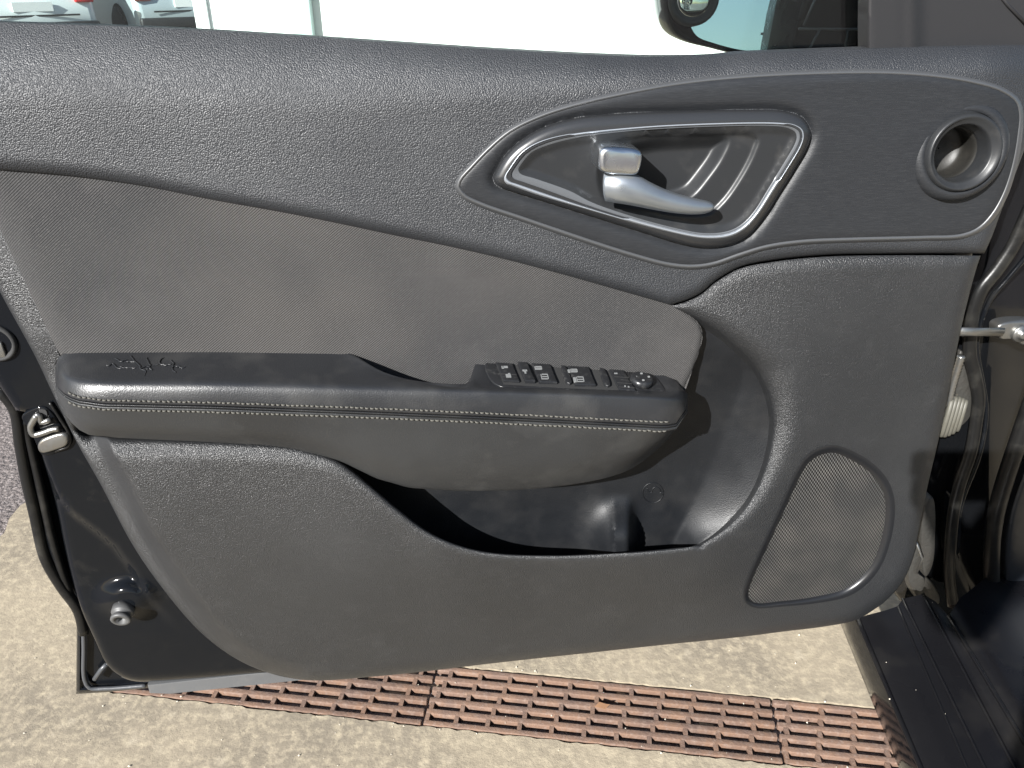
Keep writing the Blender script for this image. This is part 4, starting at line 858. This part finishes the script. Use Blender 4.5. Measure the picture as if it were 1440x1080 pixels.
# ================================================================ PHOTOGRAPHER'S PHONE AND HANDS (behind the lens; their shadow falls on the hinge side)
FW = np.array([0, cp, -sp]); UPV = np.array([0, sp, cp]); RT = np.array([1.0, 0, 0])
ph = thing('phone', 'dark phone held level in front of the door, seen only by its shadow', 'phone', tuple(CAM - FW * .012))
pc0 = CAM - FW * .010 + RT * .056 - UPV * .020
V, Fc = box_geo(pc0, RT * .074, UPV * .036, FW * .004); bevel_obj(mesh_obj('phone_case', V, Fc, M_dark, ph), .003, 3)
V, Fc = box_geo(pc0 - FW * .0045, RT * .070, UPV * .033, FW * .0004); mesh_obj('screen', V, Fc, M_carglass, ph, smooth=False)
M_skin = mat('skin', (.45, .28, .20), .5)
M_cloth = mat('dark_jacket', (.02, .022, .028), .85); M_denim = mat('dark_denim', (.03, .04, .06), .85)
def person(label):
    t = bpy.data.meshes.new('person_cage'); bm = bmesh.new(); lay = bm.verts.layers.skin.verify()
    def v(q, r, r2=None):
        w_ = bm.verts.new(q); w_[lay].radius = (r, r2 or r); return w_
    def e(a, b): bm.edges.new((a, b)); return b
    def ph_(a, b, c): return pc0 + RT * a + UPV * b - FW * c
    X0, Y0 = .07, -1.16
    pel = v((X0, Y0, .95), .15, .11); pel[lay].use_root = True
    waist = e(pel, v((X0, Y0, 1.10), .14, .10)); chest = e(waist, v((X0, Y0 + .01, 1.30), .16, .11)); neck = e(chest, v((X0, Y0 + .03, 1.46), .055)); skull = e(neck, v((X0, Y0 + .06, 1.58), .085, .095)); e(skull, v((X0, Y0 + .07, 1.68), .06))
    for s_ in (-1, 1):
        hip = e(pel, v((X0 + s_ * .09, Y0, .86), .085)); kne = e(hip, v((X0 + s_ * .11, Y0 + .03, .48), .058)); ank = e(kne, v((X0 + s_ * .12, Y0 - .01, .09), .042)); e(ank, v((X0 + s_ * .13, Y0 + .15, .045), .04))
        sh = e(chest, v((X0 + s_ * .17, Y0 + .01, 1.39), .06)); el = e(sh, v((X0 + s_ * .22, Y0 + .08, 1.10), .045)); wr = e(el, v(ph_(s_ * .098, -.085, .090), .026)); palm = e(wr, v(ph_(s_ * .090, -.040, .034), .022)); kn_ = e(palm, v(ph_(s_ * .091, -.012, .016), .017))
        for b, out in ((.024, .022 if s_ < 0 else .015), (.006, .014), (-.012, .014), (-.028, .024 if s_ < 0 else .014)):
            f1 = e(kn_, v(ph_(s_ * (.074 + out), b, .004), .0086)); f2 = e(f1, v(ph_(s_ * (.076 + out * .4), b + .002, -.012), .0078)); e(f2, v(ph_(s_ * .058, b + .001, -.0125), .0068))
        t1 = e(palm, v(ph_(s_ * .080, -.036, .018), .0105)); t2 = e(t1, v(ph_(s_ * .062, -.022, .0155), .0092)); e(t2, v(ph_(s_ * .046, -.012, .0145), .0082))
    bm.to_mesh(t); bm.free(); o = bpy.data.objects.new('person_cage', t); COL.objects.link(o)
    o.modifiers.new('skin', 'SKIN'); o.modifiers.new('sub', 'SUBSURF').levels = 2
    bpy.context.view_layer.update(); me = bpy.data.meshes.new_from_object(o.evaluated_get(bpy.context.evaluated_depsgraph_get())); bpy.data.objects.remove(o)
    me.name = 'person'; me.materials.clear()
    for m in (M_cloth, M_skin, M_denim): me.materials.append(m)
    for p in me.polygons:
        c = p.center; p.use_smooth = True; p.material_index = 1 if (c.z > 1.47 or c.y > pc0[1] - .085) else (2 if c.z < .95 else 0)
    o = bpy.data.objects.new('person', me); COL.objects.link(o); o['label'] = label; o['category'] = 'person'
person('person in dark jacket holding the phone, present only as a shadow')
